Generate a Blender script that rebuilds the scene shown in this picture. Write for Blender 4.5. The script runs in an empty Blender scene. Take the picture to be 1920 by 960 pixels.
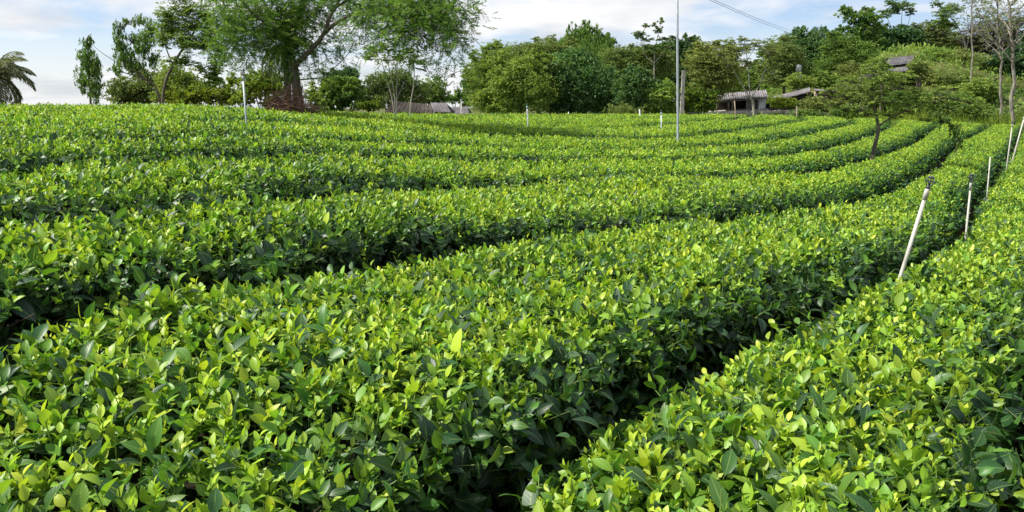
import bpy, math, random
import numpy as np
C = bpy.context.scene.collection
SC = bpy.context.scene
rng = np.random.default_rng(11)
random.seed(5)

# ---------------------------------------------------------------- camera
FPX = 1397.0
PITCH = math.atan(285 / FPX)
cam_d = bpy.data.cameras.new("camera")
cam_d.sensor_width = 36
cam_d.lens = 36 * FPX / 1920
cam_d.clip_start = 0.05
cam_d.clip_end = 5000
cam = bpy.data.objects.new("camera", cam_d)
C.objects.link(cam)
cam.location = (0, 0, 0)
cam.rotation_euler = (math.pi / 2 - PITCH, 0, 0)
SC.camera = cam

# ---------------------------------------------------------------- light
SUN_EL, SUN_AZ = math.radians(50), math.radians(-95)      # azimuth measured from +Y towards +X
sdir = np.array([math.sin(SUN_AZ) * math.cos(SUN_EL), math.cos(SUN_AZ) * math.cos(SUN_EL), math.sin(SUN_EL)])
sun_d = bpy.data.lights.new("sun", 'SUN')
sun_d.energy = 5.0
sun_d.angle = math.radians(0.6)
sun_d.color = (1.0, 0.95, 0.86)
sun = bpy.data.objects.new("sun", sun_d)
C.objects.link(sun)
from mathutils import Vector, Matrix
sun.rotation_euler = Vector(-sdir).to_track_quat('-Z', 'Y').to_euler()

SC.view_settings.view_transform = 'Standard'
SC.view_settings.look = 'None'
SC.view_settings.exposure = 0.58
SC.view_settings.gamma = 1
SC.cycles.max_bounces = 6
SC.cycles.transparent_max_bounces = 4

W = bpy.data.worlds.new("World")
SC.world = W
W.use_nodes = True
nt = W.node_tree
nt.nodes.clear()
def N(t, tp, **kw):
    n = t.nodes.new(tp)
    for k, v in kw.items():
        setattr(n, k, v)
    return n
def ramp(n, stops, interp='LINEAR'):
    cr = n.color_ramp
    cr.interpolation = interp
    while len(cr.elements) > 1:
        cr.elements.remove(cr.elements[-1])
    cr.elements[0].position = stops[0][0]
    cr.elements[0].color = (*stops[0][1], 1)
    for p, c in stops[1:]:
        e = cr.elements.new(p)
        e.color = (*c, 1)
wo = N(nt, 'ShaderNodeOutputWorld')
bg_s = N(nt, 'ShaderNodeBackground'); bg_c = N(nt, 'ShaderNodeBackground')
sky = N(nt, 'ShaderNodeTexSky', sky_type='NISHITA')
sky.sun_disc = False
sky.sun_elevation = SUN_EL
sky.sun_rotation = SUN_AZ
sky.air_density = 1.0; sky.dust_density = 0.4; sky.ozone_density = 1.5
bg_s.inputs[1].default_value = 0.088
stn = N(nt, 'ShaderNodeMix', data_type='RGBA', blend_type='MULTIPLY'); stn.inputs[0].default_value = 1; stn.inputs[7].default_value = (0.84, 0.94, 1.16, 1)
nt.links.new(sky.outputs[0], stn.inputs[6]); nt.links.new(stn.outputs[2], bg_s.inputs[0])
tc = N(nt, 'ShaderNodeTexCoord')
sep = N(nt, 'ShaderNodeSeparateXYZ')
nt.links.new(tc.outputs['Generated'], sep.inputs[0])
zz = N(nt, 'ShaderNodeMath', operation='ADD'); zz.inputs[1].default_value = 0.16
zc = N(nt, 'ShaderNodeMath', operation='MAXIMUM'); zc.inputs[1].default_value = 0.03
nt.links.new(sep.outputs[2], zz.inputs[0]); nt.links.new(zz.outputs[0], zc.inputs[0])
dvx = N(nt, 'ShaderNodeMath', operation='DIVIDE'); dvy = N(nt, 'ShaderNodeMath', operation='DIVIDE')
nt.links.new(sep.outputs[0], dvx.inputs[0]); nt.links.new(zc.outputs[0], dvx.inputs[1])
nt.links.new(sep.outputs[1], dvy.inputs[0]); nt.links.new(zc.outputs[0], dvy.inputs[1])
cmb = N(nt, 'ShaderNodeCombineXYZ')
nt.links.new(dvx.outputs[0], cmb.inputs[0]); nt.links.new(dvy.outputs[0], cmb.inputs[1])
cn = N(nt, 'ShaderNodeTexNoise'); cn.inputs['Scale'].default_value = 0.95; cn.inputs['Detail'].default_value = 7
cn.inputs['Roughness'].default_value = 0.52; cn.inputs['Distortion'].default_value = 0.35
cmap = N(nt, 'ShaderNodeMapping'); cmap.inputs['Location'].default_value = (3.1, 1.2, 0)
nt.links.new(cmb.outputs[0], cmap.inputs[0]); nt.links.new(cmap.outputs[0], cn.inputs['Vector'])
cr_ = N(nt, 'ShaderNodeValToRGB'); ramp(cr_, [(0.43, (0, 0, 0)), (0.51, (0.6, 0.6, 0.6)), (0.58, (1, 1, 1))])
nt.links.new(cn.outputs[0], cr_.inputs[0])
# thin veil near the horizon: far clouds close up
veil = N(nt, 'ShaderNodeMapRange'); veil.inputs[1].default_value = 0.0; veil.inputs[2].default_value = 0.13
veil.inputs[3].default_value = 0.85; veil.inputs[4].default_value = 0.0
nt.links.new(sep.outputs[2], veil.inputs[0])
mxm = N(nt, 'ShaderNodeMath', operation='MAXIMUM')
nt.links.new(cr_.outputs[0], mxm.inputs[0]); nt.links.new(veil.outputs[0], mxm.inputs[1])
cn2 = N(nt, 'ShaderNodeTexNoise'); cn2.inputs['Scale'].default_value = 1.7; cn2.inputs['Detail'].default_value = 5
cm2 = N(nt, 'ShaderNodeMapping'); cm2.inputs['Location'].default_value = (7.3, 2.0, 1.0)
nt.links.new(cmb.outputs[0], cm2.inputs[0]); nt.links.new(cm2.outputs[0], cn2.inputs['Vector'])
cc = N(nt, 'ShaderNodeValToRGB'); ramp(cc, [(0.36, (0.56, 0.59, 0.64)), (0.56, (0.77, 0.775, 0.785))])
nt.links.new(cn2.outputs[0], cc.inputs[0]); nt.links.new(cc.outputs[0], bg_c.inputs[0])
bg_c.inputs[1].default_value = 0.87
mx = N(nt, 'ShaderNodeMixShader')
nt.links.new(mxm.outputs[0], mx.inputs[0]); nt.links.new(bg_s.outputs[0], mx.inputs[1]); nt.links.new(bg_c.outputs[0], mx.inputs[2])
nt.links.new(mx.outputs[0], wo.inputs[0])

# ---------------------------------------------------------------- helpers
CP, SP = math.cos(PITCH), math.sin(PITCH)
def at(px, py, Y):
    a = (px - 960) / FPX; b = (480 - py) / FPX
    d = np.array([a, CP + b * SP, -SP + b * CP])
    return d * (Y / d[1])
def pxm(Y):            # metres per photo pixel at depth Y
    return Y / FPX

def mesh(name, V, FL, mats, attrs=None, uv=None, smooth=True, midx=None):
    """V (n,3); FL list of (m,k) face arrays; attrs {name: per-vertex float}"""
    me = bpy.data.meshes.new(name)
    V = np.asarray(V, np.float32)
    FL = [np.asarray(f, np.int32) for f in FL if len(f)]
    me.vertices.add(len(V)); me.vertices.foreach_set('co', V.ravel())
    loops = np.concatenate([f.ravel() for f in FL])
    tot = np.concatenate([np.full(len(f), f.shape[1], np.int32) for f in FL])
    st = np.concatenate([[0], np.cumsum(tot)[:-1]]).astype(np.int32)
    me.loops.add(len(loops)); me.loops.foreach_set('vertex_index', loops)
    me.polygons.add(len(tot)); me.polygons.foreach_set('loop_start', st)
    me.polygons.foreach_set('use_smooth', np.full(len(tot), smooth))
    if midx is not None:
        me.polygons.foreach_set('material_index', np.asarray(midx, np.int32))
    for m in (mats if isinstance(mats, (list, tuple)) else [mats]):
        me.materials.append(m)
    if attrs:
        for k, v in attrs.items():
            a = me.attributes.new(k, 'FLOAT', 'POINT'); a.data.foreach_set('value', np.asarray(v, np.float32))
    if uv is not None:
        l = me.uv_layers.new(name='UVMap')
        l.data.foreach_set('uv', np.asarray(uv, np.float32)[loops].ravel())
    me.update(calc_edges=True)
    return me

def obj(name, me, parent=None, **props):
    o = bpy.data.objects.new(name, me); C.objects.link(o)
    if parent is not None:
        o.parent = parent
    for k, v in props.items():
        o[k] = v
    return o
def thing(name, label, cat, loc=(0, 0, 0), group=None):
    o = bpy.data.objects.new(name, None); C.objects.link(o)
    o.location = loc; o.empty_display_size = 0.2
    o['label'] = label; o['category'] = cat
    if group: o['group'] = group
    return o

class Geo:
    def __init__(s): s.V = []; s.Q = []; s.T = []; s.n = 0; s.A = []; s.uv = []
    def add(s, V, Q=None, T=None, a=0.5, uv=None):
        V = np.asarray(V, float).reshape(-1, 3)
        if Q is not None and len(Q): s.Q.append(np.asarray(Q) + s.n)
        if T is not None and len(T): s.T.append(np.asarray(T) + s.n)
        s.V.append(V); s.n += len(V)
        s.A.append(np.full(len(V), a) if np.isscalar(a) else np.asarray(a))
        s.uv.append(np.zeros((len(V), 2)) if uv is None else uv)
    def mesh(s, name, mat, smooth=True, off=None, useuv=False):
        V = np.concatenate(s.V)
        if off is not None: V = V - np.asarray(off)
        FL = []
        if s.Q: FL.append(np.concatenate(s.Q))
        if s.T: FL.append(np.concatenate(s.T))
        return mesh(name, V, FL, mat, {'age': np.concatenate(s.A)}, np.concatenate(s.uv) if useuv else None, smooth)
    def box(s, c, d, rz=0.0, a=0.5):
        x, y, z = np.array(d) / 2
        V = np.array([[i * x, j * y, k * z] for i in (-1, 1) for j in (-1, 1) for k in (-1, 1)])
        cz, sz = math.cos(rz), math.sin(rz)
        V = V @ np.array([[cz, sz, 0], [-sz, cz, 0], [0, 0, 1]]) + np.array(c)
        s.add(V, Q=[[0, 1, 3, 2], [4, 6, 7, 5], [0, 4, 5, 1], [2, 3, 7, 6], [0, 2, 6, 4], [1, 5, 7, 3]], a=a)
    def tube(s, P, R, n=6, a=0.5, cap=False):
        P = np.asarray(P, float); m = len(P)
        R = np.full(m, R) if np.isscalar(R) else np.asarray(R)
        T = np.gradient(P, axis=0); T /= np.linalg.norm(T, axis=1)[:, None] + 1e-9
        ref = np.where(np.abs(T[:, 2:3]) > .9, [[1., 0, 0]], [[0, 0, 1.]])
        U = np.cross(T, ref); U /= np.linalg.norm(U, axis=1)[:, None] + 1e-9
        if m > 1:
            for i in range(1, m):       # keep the frame from flipping
                u = U[i - 1] - T[i] * (U[i - 1] @ T[i]); U[i] = u / (np.linalg.norm(u) + 1e-9)
        Wv = np.cross(T, U)
        th = np.arange(n) / n * 2 * math.pi
        V = (P[:, None] + R[:, None, None] * (np.cos(th)[None, :, None] * U[:, None] + np.sin(th)[None, :, None] * Wv[:, None])).reshape(-1, 3)
        i = np.arange(m - 1)[:, None] * n; j = np.arange(n)[None]; k = (j + 1) % n
        Q = np.stack([i + j, i + k, i + n + k, i + n + j], -1).reshape(-1, 4)
        Tt = None
        if cap:
            V = np.vstack([V, P[0], P[-1]]); jj = np.arange(n); kk = (jj + 1) % n
            Tt = np.vstack([np.stack([np.full(n, m * n), kk, jj], -1), np.stack([np.full(n, m * n + 1), (m - 1) * n + jj, (m - 1) * n + kk], -1)])
        s.add(V, Q=Q, T=Tt, a=a)

# ---------------------------------------------------------------- materials
def new_mat(name):
    m = bpy.data.materials.new(name); m.use_nodes = True
    t = m.node_tree; t.nodes.clear()
    return m, t, N(t, 'ShaderNodeOutputMaterial')

def leaf_mat(name, stops, trans=0.35, rough=0.42, spec=0.5, vein=False, hue=0.02, val=0.25, tmul=(1.15, 1.2, 0.5), spots=False):
    m, t, out = new_mat(name)
    ag = N(t, 'ShaderNodeAttribute', attribute_name='age')
    tn = N(t, 'ShaderNodeAttribute', attribute_name='tone', attribute_type='INSTANCER')
    oi = N(t, 'ShaderNodeObjectInfo')
    a1 = N(t, 'ShaderNodeMath', operation='ADD', use_clamp=True)
    t.links.new(ag.outputs['Fac'], a1.inputs[0]); t.links.new(tn.outputs['Fac'], a1.inputs[1])
    rp = N(t, 'ShaderNodeValToRGB'); ramp(rp, stops)
    t.links.new(a1.outputs[0], rp.inputs[0])
    hs = N(t, 'ShaderNodeHueSaturation')
    mh = N(t, 'ShaderNodeMapRange'); mh.inputs[3].default_value = 0.5 - hue; mh.inputs[4].default_value = 0.5 + hue
    mv = N(t, 'ShaderNodeMapRange'); mv.inputs[3].default_value = 1 - val; mv.inputs[4].default_value = 1 + val
    wn = N(t, 'ShaderNodeTexWhiteNoise', noise_dimensions='1D')
    t.links.new(oi.outputs['Random'], wn.inputs['W'])
    t.links.new(oi.outputs['Random'], mh.inputs[0]); t.links.new(wn.outputs['Value'], mv.inputs[0])
    t.links.new(mh.outputs[0], hs.inputs['Hue']); t.links.new(mv.outputs[0], hs.inputs['Value'])
    t.links.new(rp.outputs[0], hs.inputs['Color'])
    col = hs.outputs[0]
    if spots:      # brown blemishes and dry edges on some leaves
        tc_ = N(t, 'ShaderNodeTexCoord'); nz = N(t, 'ShaderNodeTexNoise', noise_dimensions='4D'); nz.inputs['Scale'].default_value = 55; nz.inputs['Detail'].default_value = 3
        w_ = N(t, 'ShaderNodeMath', operation='MULTIPLY'); w_.inputs[1].default_value = 80
        t.links.new(oi.outputs['Random'], w_.inputs[0]); t.links.new(w_.outputs[0], nz.inputs['W']); t.links.new(tc_.outputs['Object'], nz.inputs['Vector'])
        th_ = N(t, 'ShaderNodeMapRange'); th_.inputs[1].default_value = .70; th_.inputs[2].default_value = .73; th_.inputs[4].default_value = .75
        t.links.new(nz.outputs[0], th_.inputs[0])
        ms = N(t, 'ShaderNodeMix', data_type='RGBA'); ms.inputs[7].default_value = (.15, .085, .025, 1)
        t.links.new(th_.outputs[0], ms.inputs[0]); t.links.new(col, ms.inputs[6]); col = ms.outputs[2]
    bs = N(t, 'ShaderNodeBsdfPrincipled')
    if vein:
        uv = N(t, 'ShaderNodeUVMap'); sp = N(t, 'ShaderNodeSeparateXYZ'); t.links.new(uv.outputs[0], sp.inputs[0])
        ab = N(t, 'ShaderNodeMath', operation='ABSOLUTE'); t.links.new(sp.outputs[0], ab.inputs[0])
        mid = N(t, 'ShaderNodeMapRange'); mid.inputs[1].default_value = 0.03; mid.inputs[2].default_value = 0.10
        mid.inputs[3].default_value = 0.38; mid.inputs[4].default_value = 0
        t.links.new(ab.outputs[0], mid.inputs[0])
        # side veins: stripes slanting towards the tip
        sl = N(t, 'ShaderNodeMath', operation='MULTIPLY_ADD'); sl.inputs[1].default_value = -0.28
        t.links.new(ab.outputs[0], sl.inputs[0]); t.links.new(sp.outputs[1], sl.inputs[2])
        fq = N(t, 'ShaderNodeMath', operation='MULTIPLY'); fq.inputs[1].default_value = 50
        t.links.new(sl.outputs[0], fq.inputs[0])
        sn = N(t, 'ShaderNodeMath', operation='SINE'); t.links.new(fq.outputs[0], sn.inputs[0])
        vr = N(t, 'ShaderNodeMapRange'); vr.inputs[1].default_value = 0.75; vr.inputs[2].default_value = 1.0
        vr.inputs[3].default_value = 0; vr.inputs[4].default_value = 0.07
        t.links.new(sn.outputs[0], vr.inputs[0])
        mxx = N(t, 'ShaderNodeMath', operation='MAXIMUM'); t.links.new(mid.outputs[0], mxx.inputs[0]); t.links.new(vr.outputs[0], mxx.inputs[1])
        mc = N(t, 'ShaderNodeMix', data_type='RGBA'); mc.inputs[7].default_value = (0.42, 0.55, 0.16, 1)
        t.links.new(mxx.outputs[0], mc.inputs[0]); t.links.new(col, mc.inputs[6])
        col = mc.outputs[2]
        bp = N(t, 'ShaderNodeBump'); bp.inputs['Strength'].default_value = 0.10; bp.inputs['Distance'].default_value = 0.001
        t.links.new(sn.outputs[0], bp.inputs['Height']); t.links.new(bp.outputs[0], bs.inputs['Normal'])
    t.links.new(col, bs.inputs['Base Color'])
    bs.inputs['Roughness'].default_value = rough
    bs.inputs['Specular IOR Level'].default_value = spec
    tr = N(t, 'ShaderNodeBsdfTranslucent')
    tm = N(t, 'ShaderNodeMix', data_type='RGBA', blend_type='MULTIPLY'); tm.inputs[0].default_value = 1
    tm.inputs[7].default_value = (*tmul, 1)
    t.links.new(col, tm.inputs[6]); t.links.new(tm.outputs[2], tr.inputs[0])
    mx = N(t, 'ShaderNodeMixShader'); mx.inputs[0].default_value = trans
    t.links.new(bs.outputs[0], mx.inputs[1]); t.links.new(tr.outputs[0], mx.inputs[2]); t.links.new(mx.outputs[0], out.inputs[0])
    return m

def solid_mat(name, c1, c2=None, scale=8.0, rough=0.8, bump=0.3, detail=6, stretch=(1, 1, 1), metal=0.0, stops=(0.35, 0.65), dist=0.01, spec=0.4):
    m, t, out = new_mat(name)
    bs = N(t, 'ShaderNodeBsdfPrincipled'); bs.inputs['Roughness'].default_value = rough
    bs.inputs['Metallic'].default_value = metal; bs.inputs['Specular IOR Level'].default_value = spec
    tcn = N(t, 'ShaderNodeTexCoord'); mp = N(t, 'ShaderNodeMapping'); mp.inputs['Scale'].default_value = stretch
    t.links.new(tcn.outputs['Object'], mp.inputs[0])
    nz = N(t, 'ShaderNodeTexNoise'); nz.inputs['Scale'].default_value = scale; nz.inputs['Detail'].default_value = detail
    t.links.new(mp.outputs[0], nz.inputs['Vector'])
    rp = N(t, 'ShaderNodeValToRGB'); ramp(rp, [(stops[0], c1), (stops[1], c2 or c1)])
    t.links.new(nz.outputs[0], rp.inputs[0]); t.links.new(rp.outputs[0], bs.inputs['Base Color'])
    bp = N(t, 'ShaderNodeBump'); bp.inputs['Strength'].default_value = bump; bp.inputs['Distance'].default_value = dist
    t.links.new(nz.outputs[0], bp.inputs['Height']); t.links.new(bp.outputs[0], bs.inputs['Normal'])
    t.links.new(bs.outputs[0], out.inputs[0])
    return m

TEA_STOPS = [(0.0, (0.020, 0.058, 0.028)), (0.25, (0.045, 0.122, 0.030)), (0.5, (0.132, 0.272, 0.028)),
             (0.75, (0.275, 0.440, 0.034)), (1.0, (0.48, 0.60, 0.050))]
M_TEA = leaf_mat('tea_leaf', TEA_STOPS, trans=0.36, rough=0.42, spec=0.42, vein=True, hue=0.018, val=0.22, spots=True)
M_TEAF = leaf_mat('tea_leaf_far', TEA_STOPS, trans=0.36, rough=0.45, spec=0.38, hue=0.02, val=0.28)
M_BARK = solid_mat('bark', (0.075, 0.055, 0.04), (0.17, 0.14, 0.10), scale=14, rough=0.9, bump=0.6, stretch=(1, 1, .3), dist=.02)
M_PALE = solid_mat('pale_bark', (0.24, 0.22, 0.17), (0.42, 0.39, 0.31), scale=9, rough=0.85, bump=0.4, stretch=(1, 1, .3))
M_GREYB = solid_mat('grey_brown_bark', (0.13, 0.115, 0.09), (0.31, 0.28, 0.22), scale=9, rough=0.85, bump=0.4, stretch=(1, 1, .3))
M_TWIG = solid_mat('twig_bark', (0.05, 0.035, 0.025), (0.14, 0.10, 0.07), scale=30, rough=0.9)
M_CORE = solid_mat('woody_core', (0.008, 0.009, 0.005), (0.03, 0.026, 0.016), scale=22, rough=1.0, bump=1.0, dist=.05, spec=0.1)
M_SOIL = solid_mat('soil', (0.035, 0.022, 0.014), (0.10, 0.065, 0.04), scale=5, rough=1.0, bump=0.8, dist=.03, spec=0.1)
M_PVC = solid_mat('pvc_pipe', (0.20, 0.18, 0.13), (0.50, 0.48, 0.41), scale=11, rough=0.55, bump=0.2, stretch=(1, 1, .35), stops=(.28, .46))
M_GALV = solid_mat('galvanised', (0.36, 0.40, 0.42), (0.52, 0.56, 0.58), scale=25, rough=0.5, bump=0.1, stretch=(1, 1, .3), metal=0.3)
M_PLAS = solid_mat('dark_plastic', (0.03, 0.035, 0.04), (0.09, 0.10, 0.11), scale=60, rough=0.4, bump=0.1)
M_GPLAS = solid_mat('green_plastic', (0.01, 0.10, 0.05), (0.02, 0.16, 0.08), scale=60, rough=0.4, bump=0.1)
M_CONC = solid_mat('concrete', (0.22, 0.20, 0.17), (0.42, 0.39, 0.34), scale=3, rough=0.9, bump=0.4)
M_WHITE = solid_mat('whitewash', (0.42, 0.41, 0.39), (0.68, 0.67, 0.65), scale=2.2, rough=0.85, bump=0.2)
M_ROOF = solid_mat('fibre_cement', (0.13, 0.12, 0.125), (0.27, 0.25, 0.255), scale=1.6, rough=0.9, bump=0.2)
M_TILE = solid_mat('old_tile', (0.085, 0.07, 0.055), (0.19, 0.16, 0.13), scale=2.5, rough=0.9, bump=0.3)
M_WOOD = solid_mat('weathered_wood', (0.16, 0.12, 0.08), (0.34, 0.28, 0.20), scale=9, rough=0.9, bump=0.3, stretch=(1, 1, .2))
M_DARK = solid_mat('dark_interior', (0.02, 0.018, 0.015), (0.05, 0.04, 0.035), scale=3, rough=0.95)
M_WIRE = solid_mat('wire', (0.14, 0.14, 0.15), rough=0.6, bump=0)
M_BRUSH = solid_mat('dry_brush', (0.12, 0.065, 0.04), (0.27, 0.165, 0.11), scale=6, rough=0.95)
M_STRAW = solid_mat('straw', (0.30, 0.25, 0.13), (0.46, 0.40, 0.24), scale=6, rough=0.95)

def unit(v): return v / (np.linalg.norm(v, axis=-1, keepdims=True) + 1e-9)
def leafcloud(g, P, D, L, Wd, age, fold=.25, up=None):
    """diamond leaves: base P, direction D, length L, width Wd"""
    n = len(P)
    if n == 0: return
    L = np.broadcast_to(L, n)[:, None]; Wd = np.broadcast_to(Wd, n)[:, None]
    D = unit(D); r = unit(rng.normal(0, 1, (n, 3)) * .8 + np.array([0, 0, 1.0]))
    S = unit(np.cross(D, r)); U = np.cross(S, D)
    m = P + D * L * .45
    V = np.stack([P, m + S * Wd / 2 + U * Wd * fold, P + D * L, m - S * Wd / 2 + U * Wd * fold], 1).reshape(-1, 3)
    Q = np.arange(n * 4).reshape(n, 4)
    g.add(V, Q=Q, a=np.repeat(np.clip(np.broadcast_to(age, n), 0, 1), 4))

M_LITTER = solid_mat('leaf_litter', (0.06, 0.035, 0.018), (0.20, 0.12, 0.06), scale=18, rough=0.9)
# ---------------------------------------------------------------- terrain (height of the tea tops below the eye)
UT = np.array([-1.3, -.69, -.35, 0, .35, .69, 1.3])
YT = np.array([0, 1.5, 2.5, 5, 8, 12, 16, 20, 26, 34, 50, 80])
TT = np.array([
    [.92, .80, .65, .40, .20, .05, .10, .3, .8, 1.6, 3, 5],
    [.95, .86, .72, .47, .27, .12, .06, .18, .5, 1.1, 2.2, 4],
    [.95, .91, .82, .60, .40, .20, .12, .14, .35, .8, 1.6, 3],
    [.95, .95, .95, .93, .85, .76, .66, .55, .43, .50, .9, 1.6],
    [.95, .95, .95, .97, .98, .98, .95, .88, .76, .66, .75, 1.0],
    [.95, .95, .97, 1.05, 1.25, 1.45, 1.55, 1.6, 1.6, 1.5, 1.2, 1.0],
    [.95, 1.0, 1.05, 1.25, 1.55, 1.9, 2.1, 2.2, 2.2, 2.0, 1.6, 1.3]])
def hermite(xs, V, q):
    n = len(xs); m = np.zeros_like(V, float); d = (V[..., 1:] - V[..., :-1]) / np.diff(xs)
    m[..., 1:-1] = (d[..., 1:] + d[..., :-1]) / 2; m[..., 0] = d[..., 0]; m[..., -1] = d[..., -1]
    q = np.clip(q, xs[0], xs[-1]); i = np.clip(np.searchsorted(xs, q) - 1, 0, n - 2); h = xs[i + 1] - xs[i]; t = (q - xs[i]) / h
    return (2*t**3-3*t**2+1)*V[..., i] + (t**3-2*t**2+t)*h*m[..., i] + (-2*t**3+3*t**2)*V[..., i+1] + (t**3-t**2)*h*m[..., i+1]
_A = hermite(YT, TT, np.linspace(0, 80, 401))
_G = hermite(UT, _A.T.copy(), np.linspace(-1.3, 1.3, 131)).T
def HH(x, y):
    x = np.asarray(x, float); y = np.maximum(np.asarray(y, float), .001)
    u = np.clip(x / y, -1.29, 1.29); a = (u + 1.3) / 2.6 * 130; b = np.clip(y, 0, 79.9) / 80 * 400
    i = a.astype(int); j = b.astype(int); fa = a - i; fb = b - j
    return (_G[i, j]*(1-fa)+_G[i+1, j]*fa)*(1-fb)+(_G[i, j+1]*(1-fa)+_G[i+1, j+1]*fa)*fb
HEDGE = 0.72
def smooth01(t):
    t = np.clip(t, 0, 1); return t * t * (3 - 2 * t)
def ground_z(x, y):
    x = np.asarray(x, float); y = np.asarray(y, float)
    z = -HH(x, y) - HEDGE
    m = smooth01((y - 46) / 16)
    z = z + m * 6.5 * np.exp(-(((x - 37) / 13) ** 2 + ((y - 72) / 16) ** 2))
    z = z + smooth01((y - 90) / 200) * -5
    return z
def gz(x, y): return float(ground_z(x, y))

def value_noise(x, y, sc, seed):
    r = np.random.default_rng(seed); G = r.random((64, 64))
    a = (np.asarray(x) / sc) % 64; b = (np.asarray(y) / sc) % 64
    i = a.astype(int); j = b.astype(int); fa = smooth01(a - i); fb = smooth01(b - j); i2 = (i + 1) % 64; j2 = (j + 1) % 64
    return ((G[i, j]*(1-fa)+G[i2, j]*fa)*(1-fb)+(G[i, j2]*(1-fa)+G[i2, j2]*fa)*fb) * 2 - 1

# ground sheet
xs = np.concatenate([-np.geomspace(900, 62, 14), np.arange(-60, 60.1, 1.0), np.geomspace(62, 900, 14)])
ys = np.concatenate([[-300, -120, -50, -20], np.arange(-10, 100, 1.0), np.geomspace(102, 1500, 20)])
gx, gy = np.meshgrid(xs, ys)
gzv = ground_z(gx, gy) + 0.05 * value_noise(gx, gy, 1.7, 3) - 0.03
V = np.stack([gx, gy, gzv], -1).reshape(-1, 3)
nx, ny = len(xs), len(ys)
i = np.arange(ny - 1)[:, None] * nx; j = np.arange(nx - 1)[None]
Q = np.stack([i + j, i + j + 1, i + nx + j + 1, i + nx + j], -1).reshape(-1, 4)
def ground_mat():
    m, t, out = new_mat('ground')
    bs = N(t, 'ShaderNodeBsdfPrincipled'); bs.inputs['Roughness'].default_value = 1; bs.inputs['Specular IOR Level'].default_value = .1
    tcn = N(t, 'ShaderNodeTexCoord')
    n1 = N(t, 'ShaderNodeTexNoise'); n1.inputs['Scale'].default_value = 6; n1.inputs['Detail'].default_value = 8
    n2 = N(t, 'ShaderNodeTexNoise'); n2.inputs['Scale'].default_value = 0.12; n2.inputs['Detail'].default_value = 5
    for n in (n1, n2): t.links.new(tcn.outputs['Object'], n.inputs['Vector'])
    r1 = N(t, 'ShaderNodeValToRGB'); ramp(r1, [(0.3, (0.03, 0.02, 0.013)), (0.7, (0.10, 0.065, 0.04))])
    r2 = N(t, 'ShaderNodeValToRGB'); ramp(r2, [(0.35, (0.05, 0.075, 0.02)), (0.65, (0.15, 0.14, 0.05))])
    t.links.new(n1.outputs[0], r1.inputs[0]); t.links.new(n2.outputs[0], r2.inputs[0])
    sp = N(t, 'ShaderNodeSeparateXYZ'); t.links.new(tcn.outputs['Object'], sp.inputs[0])
    mr = N(t, 'ShaderNodeMapRange'); mr.inputs[1].default_value = 30; mr.inputs[2].default_value = 48
    t.links.new(sp.outputs[1], mr.inputs[0])
    mc = N(t, 'ShaderNodeMix', data_type='RGBA')
    t.links.new(mr.outputs[0], mc.inputs[0]); t.links.new(r1.outputs[0], mc.inputs[6]); t.links.new(r2.outputs[0], mc.inputs[7])
    t.links.new(mc.outputs[2], bs.inputs['Base Color'])
    bp = N(t, 'ShaderNodeBump'); bp.inputs['Distance'].default_value = .04; bp.inputs['Strength'].default_value = .8
    t.links.new(n1.outputs[0], bp.inputs['Height']); t.links.new(bp.outputs[0], bs.inputs['Normal'])
    t.links.new(bs.outputs[0], out.inputs[0]); return m
obj('ground', mesh('ground', V, [Q], ground_mat()), kind='structure')

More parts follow.
